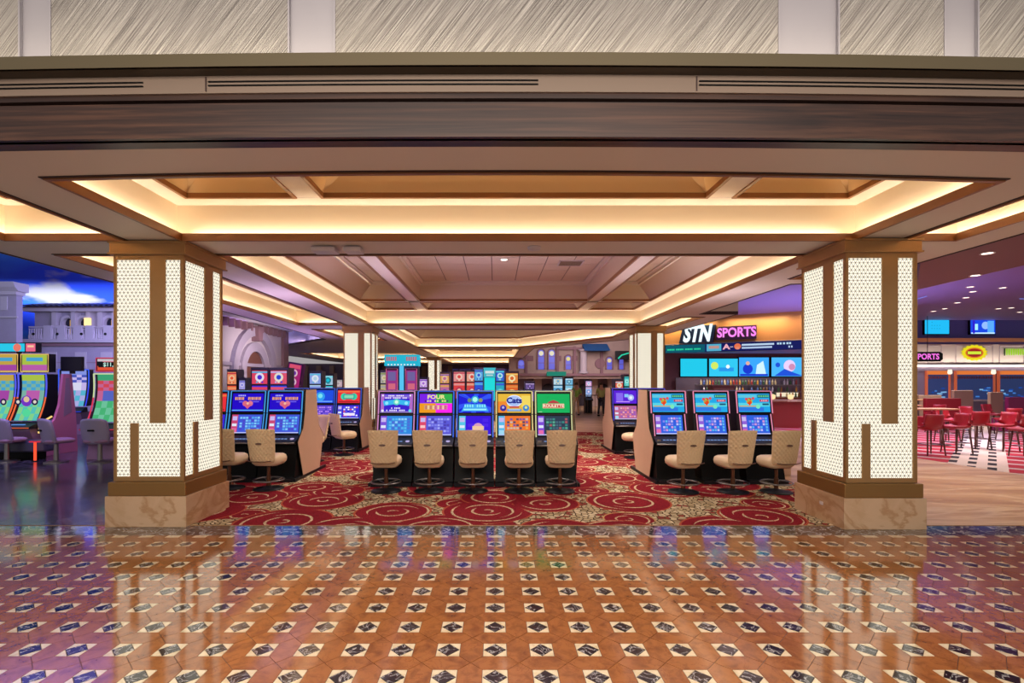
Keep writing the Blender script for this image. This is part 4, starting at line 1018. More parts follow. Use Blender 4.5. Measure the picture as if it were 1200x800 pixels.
# grey shell chairs
def grey_chair(x, y, rz, label):
    r = thing('lounge_slot_chair', label, 'chair', (x, y, .003), rz, 'grey shell chairs on the dark floor')
    q = SHARED.get('gshell')
    if not q:
        m = MB(); nx, nz = 14, 10
        for b in (0, 1):
            base = len(m.v)
            for j in range(nz+1):
                for i in range(nx+1):
                    u = i/nx*2-1; v = j/nz
                    m.v.append((u*(.27+.01*v)*(1-.12*abs(v*2-1)**3), -.22-.10*v+.10*u*u+(.05 if b else 0), .42+.55*v-.05*abs(u)**4*v))
            for j in range(nz):
                for i in range(nx):
                    a = base+j*(nx+1)+i; f = (a, a+1, a+nx+2, a+nx+1); m.f.append(f[::-1] if b else f); m.m.append(0)
        n1 = (nx+1)*(nz+1); bd = list(range(nx+1))+[j*(nx+1)+nx for j in range(1, nz+1)]+[nz*(nx+1)+i for i in range(nx-1, -1, -1)]+[j*(nx+1) for j in range(nz-1, 0, -1)]
        for k in range(len(bd)): a, b_ = bd[k], bd[(k+1) % len(bd)]; m.f.append((b_, a, a+n1, b_+n1)); m.m.append(0)
        q = SHARED['gshell'] = m.mesh('backrest', M_GREYV, True)
    b = inst('backrest', q, r); inst('handle', shared('gh', lambda: MB().box(-.06, .06, -.30, -.26, .70, .735).mesh('handle', M_BLACK)), b)
    inst('seat', shared('gs', lambda: seat_mb(.52, .52, .42, .52).mesh('seat', M_MAUVE, True)), r)
    inst('pedestal', shared('gp', lambda: MB().lathe([(.22, 0), (.22, .02), (.05, .05), (.04, .42)], 18).mesh('pedestal', M_STEEL, False)), r)
grey_chair(-10.72, 10.95, -.1, 'grey shell chair at the left edge machines'); grey_chair(-9.55, 10.85, -.5, 'grey shell chair in front of the pink bank end'); grey_chair(-8.60, 10.85, .1, 'grey shell chair before the jackpot machine')
r = thing('floor_bench', 'dark low curved bench under the left machines', 'bench', (-10.65, 11.40, 0), 0); MB().slab([(-1.3, -.3), (.35, -.3), (.52, -.15), (.55, .05), (.4, .2), (-1.3, .2)], .18, .42).build('bench_body', mat('slate_plastic', '#3c3c50', .35), r, bevel=.04); MB().slab([(-1.2, -.18), (.3, -.18), (.3, .1), (-1.2, .1)], .004, .18).build('bench_foot', M_BLACK, r)
r = thing('red_light_post', 'short red glowing post by the dark floor near the jackpot machine', 'lamp', (-10.15, 12.5-1.5, 0)); MB().lathe([(.025, .02), (.025, .42)], 10).build('tube', emi('#ff5030', 1.3), r); MB().lathe([(.06, .003), (.06, .02)], 14).build('foot', M_BLACK, r); MB().box(-.12, .38, -.02, .02, .42, .445).build('red_rail', emi('#e83048', .8), r)

# ------------------------------------------------------------------ BACKGROUND MACHINES
def far_machine(px, w_px, py_top, Y, cols, label, group, two=True, body='#3a3050', cat='slot machine'):
    x = (px-580)*Y/F; w = w_px*Y/F; H = EYE-(py_top-447)*Y/F
    r = thing('far_slot_machine', label, cat, (x, Y, 0), 0, group); bm = mat('body_'+body.strip('#'), body, .4)
    MB().box(-w/2, w/2, -.02, .5, .003, min(.75, H*.4)).build('lower_cabinet', M_DARK, r)
    MB().prism([(-.30, .70), (-.30, .76), (0, .86), (.5, .86), (.5, .70)], -w/2, w/2).build('button_deck', M_DARK, r)
    MB().box(-w/2, w/2, .05, .5, .86, H).build('cabinet', bm, r)
    rnd = random.Random(label); zz = [.95, .95+(H-.95)*.60, H-.04]
    for k in range(2 if two else 1):
        z0, z1 = (zz[k], zz[k+1]-.05) if two else (.95, H-.04)
        a = Art(); hh = z1-z0; ww = w*.86
        a.rect(0, 0, ww, hh, cols[k % len(cols)]).rect(0, hh*.38, ww, hh*.12, cols[(k+1) % len(cols)]).circ(0, 0, min(ww, hh)*.34, cols[(k+2) % len(cols)]).circ(0, 0, min(ww, hh)*.18, cols[(k+3) % len(cols)])
        for q in range(5): a.rect(ww*(-.36+.18*q), -hh*.36, ww*.12, hh*.12, cols[(q+k) % len(cols)])
        s_ = MB().box(-ww/2-.015, ww/2+.015, -.005, .05, -hh/2-.015, hh/2+.015).build('screen', M_BLACK, r, (0, .045, (z0+z1)/2))
        a.build('screen_art', s_, (0, -.008, 0), st=.85)
    return r
GB = 'machines seen over the front banks'
bl = ('#2c48e0', '#e85878', '#c8b8f0', '#f0e8d8'); rb = ('#5030d8', '#e84868', '#48b8e8', '#f0e8f8')
far_machine(303.6, 21, 430, 15, rb, 'two-tier machine with red and violet top beside the brown arched door', GB)
far_machine(326, 22, 430, 15, bl, 'two-tier machine with blue top, right neighbour of the red and violet one', GB)
far_machine(369, 15, 434, 19, ('#b8d8f0', '#90a8f0', '#60c8e8', '#e8f0ff'), 'pale blue round-topped machine left of the second column', GB)
far_machine(384, 13, 437, 20, ('#20c8e0', '#b0d0e8', '#78e8f0', '#208898'), 'bright cyan machine just left of the second column', GB)
far_machine(396, 11, 442, 21, ('#b0a0a8', '#c8a8b8', '#889890', '#d8c8c8'), 'greyish machine touching the second column', GB)
far_machine(450, 10, 433, 19, ('#c8b888', '#b0a8a8', '#889858', '#e8d8b0'), 'beige lit machine right of the second column', GB)
far_machine(496, 10, 441, 19, ('#b070e0', '#d0a8f0', '#8048c8', '#f0d8f8'), 'lilac machine right of the tall cyan kiosk', GB)
far_machine(521, 12, 435, 22, ('#c870a0', '#e8a860', '#7850c8', '#f0c8a0'), 'pink machine left of the red machine pair', GB)
far_machine(538, 15, 433, 24, ('#e84848', '#f09898', '#c83858', '#f8d0c0'), 'left one of two red machines', GB)
far_machine(553, 14, 433, 24, ('#e05048', '#f0a890', '#d83858', '#f8d8c8'), 'right one of two red machines', GB)
far_machine(561, 11, 430, 22, ('#3058e0', '#58b0f0', '#4838c0', '#a0d8f8'), 'blue tower machine left of the cyan panel', GB)
far_machine(586, 11, 431, 22, ('#2fb0c8', '#3868e0', '#58d8e0', '#c8f0f8'), 'teal and blue machine right of the cyan panel', GB)
far_machine(600, 16, 434, 20, ('#e86830', '#f09048', '#f8d878', '#fff0b8'), 'orange machine with a yellow flower screen', GB)
far_machine(621, 12, 446, 21, ('#a888d8', '#705898', '#d0b8e8', '#504070'), 'dim lilac machine right of the orange one', GB)
far_machine(654, 12, 440, 26, ('#60b0e0', '#c8e8f8', '#305878', '#d8d8c0'), 'pale blue display cabinet in front of the plaza', GB)
far_machine(667, 10, 441, 28, ('#a8e0f0', '#78c0e8', '#e8f8ff', '#5890b0'), 'small white-blue display further along the plaza', GB)
far_machine(690, 8, 444, 28, ('#a8c8f8', '#e8a8d8', '#7890d8', '#f8e8f8'), 'small lilac display behind the two people', GB)
far_machine(726, 10, 443, 17, ('#f0b070', '#e86858', '#b8d8e8', '#f8e8c8'), 'orange screened machine left of the right far column', GB)
far_machine(735, 7, 438, 18.6, ('#28c8c8', '#68e0d8', '#188898', '#c8f8f0'), 'narrow teal machine touching the right far column', GB)
far_machine(271, 12, 432, 16.2, ('#f05838', '#f89868', '#c83848', '#f8c8a0'), 'orange lit machine at the right edge of the front left column', GB)
far_machine(283, 8, 442, 16.2, ('#8080e8', '#b0a8f0', '#5858c0', '#d8d0f8'), 'violet panel machine left of the brown arched door', GB)
# slanted purple machine
t = thing('slanted_slot_machine', 'tall slanted purple machine with stacked round symbols', 'slot machine', (-6.55, 16, 0), -.25, GB)
MB().box(-.3, .3, -.1, .4, .003, .9).build('lower_cabinet', M_DARK, t)
q = MB().box(-.27, .27, -.05, .08, -.75, .75).build('slanted_tower', mat('plum', '#5c2068', .4), t, (.1, 0, 1.62), rot=(0, .16, 0))
a = Art(); a.rect(0, 0, .46, 1.4, '#b02878')
for z in (.42, .14, -.14, -.42): a.circ(0, z, .12, '#f0c8d8').circ(0, z, .07, '#7838b0')
a.rect(0, .63, .4, .12, '#e85878').rect(0, -.63, .4, .08, '#f0e0f0').build('tower_art', q, (0, -.055, 0), st=.8)
# tall cyan kiosk
t = thing('cyan_kiosk', 'tall cyan kiosk with two purple screens behind the middle bank', 'slot machine', (-3.18, 17, 0), 0, GB)
MB().box(-.56, .56, -.1, .5, .003, .95).build('base_cabinet', M_DARK, t)
MB().box(-.55, .55, 0, .4, .95, 2.30).build('tower', mat('blue_tower', '#183878', .4), t)
k = MB().box(-.58, .58, -.06, .42, 2.30, 2.68).build('canopy', emi('#28c8e8', .8), t)
a = Art()
for sx in (-1, 1):
    for i in range(5): a.rect(sx*.34+(i-2)*.075, .05, .05, .14, '#c86878')
for i in range(9): a.rect(-.44+i*.11, -.15, .05, .05, '#e8f8ff')
a.build('canopy_art', k, (0, -.07, 2.49), st=.9)
MB().box(-.07, .07, -.05, 0, .95, 2.30).build('centre_light', emi('#58c8f8', .95), t)
for sx in (-1, 1):
    s_ = MB().box(-.19, .19, -.03, 0, 1.0, 2.2).build('side_screen', M_BLACK, t, (sx*.33, 0, 0))
    a = Art(); a.rect(0, 0, .34, 1.1, '#a03890').rect(0, .35, .26, .3, '#7868a8').rect(0, 0, .24, .2, '#e07088').circ(0, -.3, .12, '#384890').rect(0, -.46, .3, .1, '#e8a0b8').build('screen_art', s_, (0, -.034, 1.6), st=.85)
    MB().tube([(sx*.33-.19, -.04, 1.0), (sx*.33-.19, -.04, 2.2), (sx*.33+.19, -.04, 2.2), (sx*.33+.19, -.04, 1.0)], .012, 6).build('screen_light', emi('#e86890', .9), t)
# bright cyan panel
t = thing('cyan_sign_tower', 'bright cyan glowing tower between two blue machines', 'sign', (-.24, 22.6, 0), 0, GB)
MB().box(-.22, .22, 0, .3, .003, .9).build('foot', M_DARK, t); MB().box(-.24, .24, 0, .2, .9, 1.95).build('glow_panel', emi('#20e0e0', .95), t); q = MB().box(-.28, .28, -.03, .2, 1.97, 2.40).build('top_panel', emi('#48c8d8', .8), t); a = Art(); a.rect(0, .02, .4, .12, '#e8f8f8').rect(0, -.12, .3, .05, '#d8e8e8').build('panel_art', q, (0, -.034, 2.18), st=.8)
# ------------------------------------------------------------------ FACADES AND BACK WALLS
def warch(m, x, z0, z1, w, y0, y1, mi=0, n=10):
    """arched plate"""
    r = w/2; pts = [(x-r, z0), (x+r, z0)] + [(x+r*math.cos(PI*k/n), z1-r+r*math.sin(PI*k/n)) for k in range(n+1)]
    m.plate(pts, y0, y1, mi)
def archring(m, x, z0, z1, w, t, y0, y1, mi=0, n=14):
    """moulding around an arched opening"""
    r = w/2; R = r+t; c = z1-r
    for sx in (-1, 1): m.box(min(x+sx*r, x+sx*R), max(x+sx*r, x+sx*R), y0, y1, z0, c, mi)
    for k in range(n):
        a, b = PI*k/n, PI*(k+1)/n
        m.plate([(x+r*math.cos(a), c+r*math.sin(a)), (x+R*math.cos(a), c+R*math.sin(a)), (x+R*math.cos(b), c+R*math.sin(b)), (x+r*math.cos(b), c+r*math.sin(b))], y0, y1, mi)
# painted sky vault over the left
m = MB(); N = 14
prof = [(5.0, 6.2), (14, 7.2), (22, 8.2)] + [(22+10*math.sin(a), 8.2-0*a+(math.cos(a)-1)*5.5) for a in [PI/2*k/N for k in range(1, N+1)]] + [(32, 0)]
for i in range(len(prof)-1):
    (a, za), (b, zb) = prof[i], prof[i+1]; m.quad((-34, a, za), (-14.6, a, za), (-14.6, b, zb), (-34, b, zb))
sk = struct(m.build('wall_sky', M_SKY, smooth=True), 'painted blue sky with a pinkish cloud, curving down behind the villa')
struct(MB().box(-14.6, -6.9, 5, 32, 6.45, 6.5).build('ceiling_left', mat('deep_violet_paint', '#5a4c88', .7)), 'deep violet high ceiling between sky vault and dropped ceiling')
# cloud painted on it
def sky_y(z): return 22+10*math.sqrt(max(0, 1-((z-2.7)/5.5)**2))-.06
# balcony villa, Y=26
VY = 26.0
def X(px, Y=VY): return (px-580)*Y/F
def Z(py, Y=VY): return EYE-(py-447)*Y/F
v = thing('villa_facade', 'pale villa facade with arched balcony windows and a tiled roof under the painted sky', 'facade', (0, VY, 0))
MB().box(X(22), X(262), 0, 1.0, 0, Z(397)).build('lower_wall', M_STONE, v)
MB().box(X(22), X(262), .9, 1.2, Z(397), Z(361)).build('upper_wall', M_STONE, v)
wins = (66, 84.5, 116, 131, 160, 178, 210, 228)
for px in wins: m = MB(); archring(m, X(px), Z(396), Z(370), .52, .14, .66, .92); m.build('window_arch', M_STONE2, v)
for k, px in enumerate(wins):
    m = MB(); warch(m, X(px), Z(396), Z(370), .50, .86, .90); w_ = m.build('window', mat('dim_window', '#1c1c30', .2), v)
    MB().box(X(px)-.015, X(px)+.015, .84, .86, Z(396), Z(372)).build('mullion', mat('amber_lit', '#a88850', .4, 0, '#f0b850', .5), w_)
for a in (52, 75, 93, 107, 124, 145, 169, 190, 220, 245): MB().box(X(a)-.12, X(a)+.12, .55, .95, Z(397), Z(363)).build('pier', M_STONE2, v)
MB().box(X(20), X(262), .3, 1.0, Z(363), Z(359)).build('cornice', M_STONE2, v)
MB().box(X(20), X(262), -.25, 1.0, Z(401), Z(397)).build('balcony_slab', M_STONE2, v); MB().box(X(20), X(262), -.12, .4, Z(405), Z(401.5)).build('balcony_moulding', M_STONED, v)
MB().box(X(36), X(262), -.12, .0, Z(383.5), Z(382)).build('balcony_rail', M_STONE2, v)
bal = MB().lathe([(.035, 0), (.05, .06), (.06, .14), (.035, .3), (.03, .48), (.05, .56)], 8).mesh('baluster', M_STONE2)
k = 36
while k < 132: o = inst('baluster', bal, v, (X(k), -.06, Z(397))); k += 2.7
for a in (58, 74, 93, 107, 128): MB().box(X(a)-.2, X(a)+.2, -.14, .02, Z(397), Z(381)).build('balcony_pier', M_STONE2, v)
for px in (94.5,):
    l_ = MB().box(-.12, .12, -.1, .1, 0, .42).build('lantern', emi('#ffe0a0', 1.3), v, (X(px), .45, Z(380)))
MB().prism([(-.05, Z(359)), (1.6, Z(351)), (1.6, Z(359))], X(20), X(262)).build('roof', M_STONED, v)
ti = MB()
tile = MB()
for q in range(6): a, b = PI*q/6, PI*(q+1)/6; tile.quad((.13*math.cos(a), -.1, .07*math.sin(a)), (.13*math.cos(b), -.1, .07*math.sin(b)), (.13*math.cos(b), 1.6, .07*math.sin(b)+.36), (.13*math.cos(a), 1.6, .07*math.sin(a)+.36))
tm_ = tile.mesh('roof_tile', mat('slate_tile', '#5c6080', .6)); x = X(22)
while x < X(140): inst('roof_tile', tm_, v, (x, 0, Z(358.5))); x += .29
for a in (30, 60, 95, 125): MB().box(X(a)-.3, X(a)+.3, -.03, 0, Z(431), Z(412)).build('wall_panel', M_STONE2, v)
for a in range(28, 134, 14): MB().lathe([(.07, 0), (.07, .03)], 10).xf(Matrix.Rotation(PI/2, 4, 'X')).build('rosette', M_DARK, v, (X(a), -.13, Z(391 if a % 28 else 399)))
for z in (424, 432, 440, 448): MB().box(X(22), X(262), -.02, 0, Z(z+.5), Z(z)).build('wall_joint', M_STONED, v)
v = thing('corner_tower', 'tall plain stone block at the left edge beside the villa', 'facade', (0, 22, 0))
MB().box(X(-60, 22), X(19, 22), 0, .3, 0, Z(345, 22)).build('tower_wall', M_STONE, v); MB().box(X(-60, 22), X(21, 22), -.1, .35, Z(345, 22), Z(341, 22)).build('tower_band', M_STONE2, v)
MB().prism([(-.25, Z(337, 22)), (-.35, Z(331, 22)), (.4, Z(331, 22)), (.4, Z(341, 22)), (-.1, Z(341, 22))], X(-60, 22), X(24, 22)).build('tower_cornice', M_STONE2, v)
MB().box(X(1, 22), X(9, 22), -.03, 0, Z(363, 22), Z(347, 22)).build('tower_panel', M_STONE2, v); MB().box(X(-30, 22), X(21.5, 22), -.06, 0, Z(372, 22), Z(370, 22)).build('tower_moulding', M_STONE2, v)
# arch gate house facing +X at X=-9.5
v = thing('arch_gatehouse', 'pale gatehouse with a big round arch, brown door and bracketed cornice', 'facade', (-9.5, 19.6, 0), PI/2)
# local x runs along +Y, local -y faces +X (towards the hall)
MB().box(-3.3, 3.0, 0, .5, 0, 4.02).build('wall', M_STONE2, v)
m = MB(); archring(m, 0, 0, 3.55, 2.9, .34, -.16, 0); m.build('outer_arch', M_STONE, v)
m = MB(); archring(m, 0, 0, 2.95, 1.5, .36, -.12, 0); m.build('inner_arch', M_STONE, v)
m = MB(); warch(m, 0, 0, 2.95, 1.5, -.03, .02); m.build('door', mat('brown_door', '#6a4038', .5), v)
MB().plate([(-.14, 3.35), (.14, 3.35), (.2, 3.92), (-.2, 3.92)], -.30, 0).build('keystone', M_STONED, v)
MB().box(-3.4, 3.1, -.3, .5, 4.02, 4.14).build('cornice', M_STONE2, v)
for k in range(14):
    if k != 7: MB().plate([(-.07, 4.02), (.07, 4.02), (.05, 3.72), (-.05, 3.72)], -.2, 0).build('bracket', M_STONED, v, (-3.1+k*.44, 0, 0))
MB().box(2.55, 3.05, -.12, 0, 0, 4.0).build('end_pilaster', M_STONED, v); MB().box(-3.3, 3.0, -.08, 0, 2.35, 2.47).build('string_course', M_STONE, v)
for a in (-2.6, 2.0): MB().box(a-.14, a+.14, -.14, 0, 0, 2.35).build('pilaster', M_STONE, v)
# violet riser beyond the diagonal edge of the dropped ceiling
a_, b_ = (-6.75, 20.35), (-13.4, 28.0)
m = MB(); m.quad((*b_, 3.54), (*a_, 3.54), (*a_, 6.4), (*b_, 6.4)); struct(m.build('wall_violet_riser', mat('lilac_paint', '#a898d0', .6)), 'lilac upstand behind the diagonal ceiling edge')
for k in range(4):
    t = (k+.5)/4; lx, ly = a_[0]+(b_[0]-a_[0])*t-.05, a_[1]+(b_[1]-a_[1])*t-.10; light('riser_led', (lx, ly, 3.56), 2.2, 3, (1, .86, .8), (lx+.4, ly+.4, 4.6), .04)
# back walls
struct(MB().box(-34, 2.2, 47.6, 47.9, 0, 3.5).build('wall_back', mat('plum_wall', '#4a3448', .6)), 'dark plum back wall beyond the machines')
wb = bpy.data.objects['wall_back']
for k in range(6): MB().box(-.5, .5, -.1, 0, .6, 3.0).build('wall_niche', mat('niche_blue_glow', '#3c3c78', .5, 0, '#4848a0', .2), wb, (-4+k*1.15, 47.55, 0))  # faint blue glow put into the niche material, no lamp in it
for k in range(20): MB().box(-.2, .2, -.3, 0, 0, 3.3).build('wall_pilaster', mat('umber', '#6c5048', .6), wb, (-28+k*1.25, 47.55, 0))
# plaza facade (centre right), Y=35
PY = 35.0
def XP(px): return X(px, PY)
def ZP(py): return Z(py, PY)
v = thing('plaza_facade', 'rose stone plaza building with arched lit windows seen right of centre', 'facade', (0, PY, 0))
MB().box(XP(597), XP(790), .3, 1.2, ZP(437), 6.2).build('upper_wall', M_STONEP, v)
MB().box(XP(597), XP(790), 1.6, 2.2, 0, ZP(437)).build('lower_wall', mat('plum_stone', '#7a6470', .7), v)
MB().box(XP(597), XP(790), -.4, 1.6, ZP(440), ZP(437)).build('balcony_slab', M_STONED, v); MB().box(XP(597), XP(790), -.2, 1.6, ZP(443), ZP(440)).build('balcony_moulding', M_STONEP, v)
for px, w_, z0, z1, up in ((634.5, .42, 432, 409, '#f0e8c8'), (647, .42, 432, 409, '#f0e8c8'), (666.5, .36, 432, 416, '#f0e090'), (715, .36, 432, 418, '#f0d8a0'), (729, .3, 432, 414, '#a0d8f0'), (611, .42, 431, 421, '#8080e8')):
    q = MB(); warch(q, XP(px), ZP(z0), ZP(z1), w_, .24, .30); f = q.build('window', mat('lit_blue_glass', '#202060', .3, 0, '#6868e0', .75), v)
    q = MB(); r_ = w_/2*.8; q.plate([(XP(px)+r_*math.cos(2*PI*k/12), ZP(z1)-w_/2-.04+r_*math.sin(2*PI*k/12)) for k in range(12)], .22, .245); q.build('fanlight', emi(up, .9), f)
    for zz in (.33, .66): MB().box(XP(px)-w_/2, XP(px)+w_/2, .225, .245, ZP(z0)+(ZP(z1)-ZP(z0))*zz-.015, ZP(z0)+(ZP(z1)-ZP(z0))*zz+.015).build('glazing_bar', M_STONED, f)
    q = MB(); archring(q, XP(px), ZP(z0), ZP(z1)+.02, w_, .09, .18, .3); q.build('window_surround', M_STONED, v)
for px in (622, 655, 674): MB().box(XP(px)-.2, XP(px)+.2, .22, .3, ZP(422), ZP(416)).build('wall_plaque', M_STONED, v)
for px in (617, 654, 674, 706): MB().box(XP(px)-.09, XP(px)+.09, .15, .3, ZP(437), ZP(405)).build('pilaster', M_STONED, v)
MB().box(XP(652), XP(690), .1, .3, ZP(409), ZP(406)).build('cornice', M_STONED, v)
c_ = MB().lathe([(.34, 0), (.34, .1), (.25, .16), (.23, 1.5), (.32, 1.56), (.36, 1.68)], 16).build('round_column', M_STONE2, v, (XP(683), -.2, ZP(437)))
aw = MB().prism([(-.9, ZP(411)), (.2, ZP(402)), (.2, ZP(411))], XP(683), XP(712)).build('blue_awning', mat('blue_canvas', '#1c5c9c', .7), v)
q = MB().lathe([(.26, 0), (.36, 0), (.36, .08), (.26, .08)], 18).xf(Matrix.Rotation(PI/2, 4, 'X')).build('round_relief', M_STONED, v, (XP(704), .28, ZP(425)))
MB().box(XP(640), XP(662), -.62, -.4, ZP(440), ZP(435)).build('teal_sign', emi('#28a088', .6), v)
for px in (622, 645, 667, 690, 712, 740):
    q = MB(); warch(q, XP(px), 0, ZP(449), .9, 1.52, 1.62); q.build('ground_arch', mat('dark_opening', '#241828', .5), v)
    MB().box(XP(px+10)-.28, XP(px+10)+.28, 1.2, 1.6, 0, ZP(443)).build('ground_pier', M_STONEP, v)
struct(MB().box(2.2, 24, 37.5, 37.8, 0, 6.6).build('wall_plaza', M_STONEP), 'rose wall behind the plaza')
m = MB(); m.fill([[(2.05, 25.7), (5.65, 19.85), (8.2, 23.1), (24, 23.1), (24, 37.5), (2.05, 37.5)]], 6.3); struct(m.build('ceiling_plaza', M_PURPC), 'high violet ceiling over the plaza')
MB().tube([(XP(722), -.6, ZP(420)), (XP(726), -.6, ZP(416)), (XP(738), -.6, ZP(412.5))], .05, 6).build('teal_neon', emi('#30d8b0', .9), v)
MB().box(XP(719), XP(741), -.52, -.4, ZP(421), ZP(411)).build('neon_backing', M_DARK, v)
# counter stools and rail in the plaza
t = thing('plaza_rail', 'dark railing with high chairs behind the two people', 'railing', (5.6, 27.4, 0))
MB().box(-1.5, 1.3, -.03, .03, 1.0, 1.05).build('top_rail', M_WOODL, t)
for k in range(15): MB().box(-1.5+k*.2-.01, -1.5+k*.2+.01, -.015, .015, 0, 1.0).build('post', M_WOODL, t)

# ------------------------------------------------------------------ PEOPLE
def person(x, y, rz, label, shirt, pants, skin, hair, pose):
    r = thing('person', label, 'person', (x, y, .003), rz)
    J = dict(pelvis=(0,0,.92), belly=(0,0,1.08), chest=(0,.01,1.32), neck=(0,0,1.47), head=(0,-.02,1.58), top=(0,-.01,1.70),
             hl=(-.09,0,.88), kl=(-.11,-.02+pose*.12,.48), al=(-.12,.02+pose*.2,.08), tl=(-.13,-.13+pose*.2,.04), hr=(.09,0,.88), kr=(.11,-.04-pose*.08,.48), ar=(.12,.02-pose*.15,.08), tr=(.13,-.13-pose*.15,.04),
             sl=(-.19,0,1.40), el=(-.25,.02,1.14), wl=(-.22,-.16,.98), sr=(.19,0,1.40), er=(.26,.02,1.13), wr=(.20,-.20,1.05))
    R = dict(pelvis=.15, belly=.145, chest=.16, neck=.06, head=.098, top=.07, hl=.095, kl=.062, al=.045, tl=.035, hr=.095, kr=.062, ar=.045, tr=.035, sl=.065, el=.045, wl=.032, sr=.065, er=.045, wr=.032)
    E = [('pelvis','belly'),('belly','chest'),('chest','neck'),('neck','head'),('head','top'),('pelvis','hl'),('hl','kl'),('kl','al'),('al','tl'),('pelvis','hr'),('hr','kr'),('kr','ar'),('ar','tr'),('chest','sl'),('sl','el'),('el','wl'),('chest','sr'),('sr','er'),('er','wr')]
    # fingers
    for sd, wn in (('l', 'wl'), ('r', 'wr')):
        w_ = Vector(J[wn]); J['h'+sd+'0'] = tuple(w_+Vector((0, -.07, -.02))); R['h'+sd+'0'] = .03; E.append((wn, 'h'+sd+'0'))
        for k in range(5):
            off = (-.032+.016*k, -.075-.01*(2-abs(2-k)), -.03) if k < 4 else ((.045 if sd == 'l' else -.045), -.03, -.02)
            J['f%s%d' % (sd, k)] = tuple(w_+Vector((0, -.07, -.02))+Vector(off)); R['f%s%d' % (sd, k)] = .009; E.append(('h'+sd+'0', 'f%s%d' % (sd, k)))
    def skin_mesh(name, keys, edges, m_, grow=0, rad=None, parent=r, root=None):
        ks = list(keys); me = bpy.data.meshes.new(name); me.from_pydata([J[k] for k in ks], [(ks.index(a), ks.index(b)) for a, b in edges], [])
        o = bpy.data.objects.new(name, me); C.objects.link(o); o.parent = parent; md = o.modifiers.new('skin', 'SKIN')
        if not me.skin_vertices: me.attributes
        for i, k in enumerate(ks):
            sv = me.skin_vertices[0].data[i]; rr = (rad or R).get(k, R[k])+grow; sv.radius = (rr, rr*.85); sv.use_root = (k == (root or ks[0])); sv.use_loose = False
        o.modifiers.new('sub', 'SUBSURF').levels = 2; o.modifiers['sub'].render_levels = 2; me.materials.append(m_)
        dg = bpy.context.evaluated_depsgraph_get(); m2 = bpy.data.meshes.new_from_object(o.evaluated_get(dg)); o.modifiers.clear(); o.data = m2; m2.name = name
        m2.polygons.foreach_set('use_smooth', [True]*len(m2.polygons)); return o
    try:
        me = bpy.data.meshes.new('probe')
        b = skin_body(r, J, R, E, skin)
    except Exception as ex:
        print('person failed', ex); raise
    sh = skin_part(r, 'shirt', J, R, ['belly','chest','pelvis','sl','el','sr','er'], [('belly','pelvis'),('belly','chest'),('chest','sl'),('sl','el'),('chest','sr'),('sr','er')], shirt, .022)
    pt = skin_part(r, 'trousers', J, R, ['pelvis','hl','kl','al','hr','kr','ar'], [('pelvis','hl'),('hl','kl'),('kl','al'),('pelvis','hr'),('hr','kr'),('kr','ar')], pants, .018)
    hm = MB(); 
    hm.lathe([(.03, .115), (.075, .095), (.10, .05), (.105, 0), (.085, -.03)][::-1], 14, (0, .012, 1.62)); hm.build('hair', mat('hair_'+hair.strip('#'), hair, .7), r, smooth=True)
    f = MB(); f.box(-.045, -.02, -.122, -.11, 1.605, 1.617); f.box(.02, .045, -.122, -.11, 1.605, 1.617); f.build('eyes', M_BLACK, r)
    MB().prism([(-.115, 1.60), (-.145, 1.565), (-.112, 1.56)], -.012, .012).build('nose', mat('skin_tone', '#b88468', .5), r)
    for sx in (-1, 1): MB().box(sx*.13-.045, sx*.13+.045, -.14, .07, 0, .07).build('shoe', M_BLACK, r, (0, pose*(.2 if sx < 0 else -.15), 0), bevel=.02)
    return r
def skin_part(parent, name, J, R, ks, edges, col, grow):
    me = bpy.data.meshes.new(name); me.from_pydata([J[k] for k in ks], [(ks.index(a), ks.index(b)) for a, b in edges], [])
    o = bpy.data.objects.new(name, me); C.objects.link(o); o.modifiers.new('skin', 'SKIN'); s_ = o.modifiers.new('sub', 'SUBSURF'); s_.levels = 1; s_.render_levels = 1
    for i, k in enumerate(ks):
        sv = me.skin_vertices[0].data[i]; sv.radius = ((R[k]+grow), (R[k]+grow)*.82); sv.use_root = i == 0
    m2 = bpy.data.meshes.new_from_object(o.evaluated_get(bpy.context.evaluated_depsgraph_get())); o.modifiers.clear(); o.data = m2; m2.materials.clear()
    m2.materials.append(mat(name+'_'+col.strip('#'), col, .7)); m2.polygons.foreach_set('use_smooth', [True]*len(m2.polygons)); o.parent = parent; return o
def skin_body(parent, J, R, E, col):
    ks = ['pelvis']+[k for k in J if k != 'pelvis']; return skin_part(parent, 'body', J, R, ks, E, col, 0)
person(X(704.5, 25.6), 25.6, .1, 'standing person in a light green shirt and dark trousers', '#a8a860', '#20202c', '#b88468', '#3a2a20', .35)
person(X(675.5, 26.4), 26.4, -.4, 'person in a bright green shirt and beige trousers, half hidden by the roulette machine', '#88b048', '#a88468', '#b88468', '#4a3a28', .1)

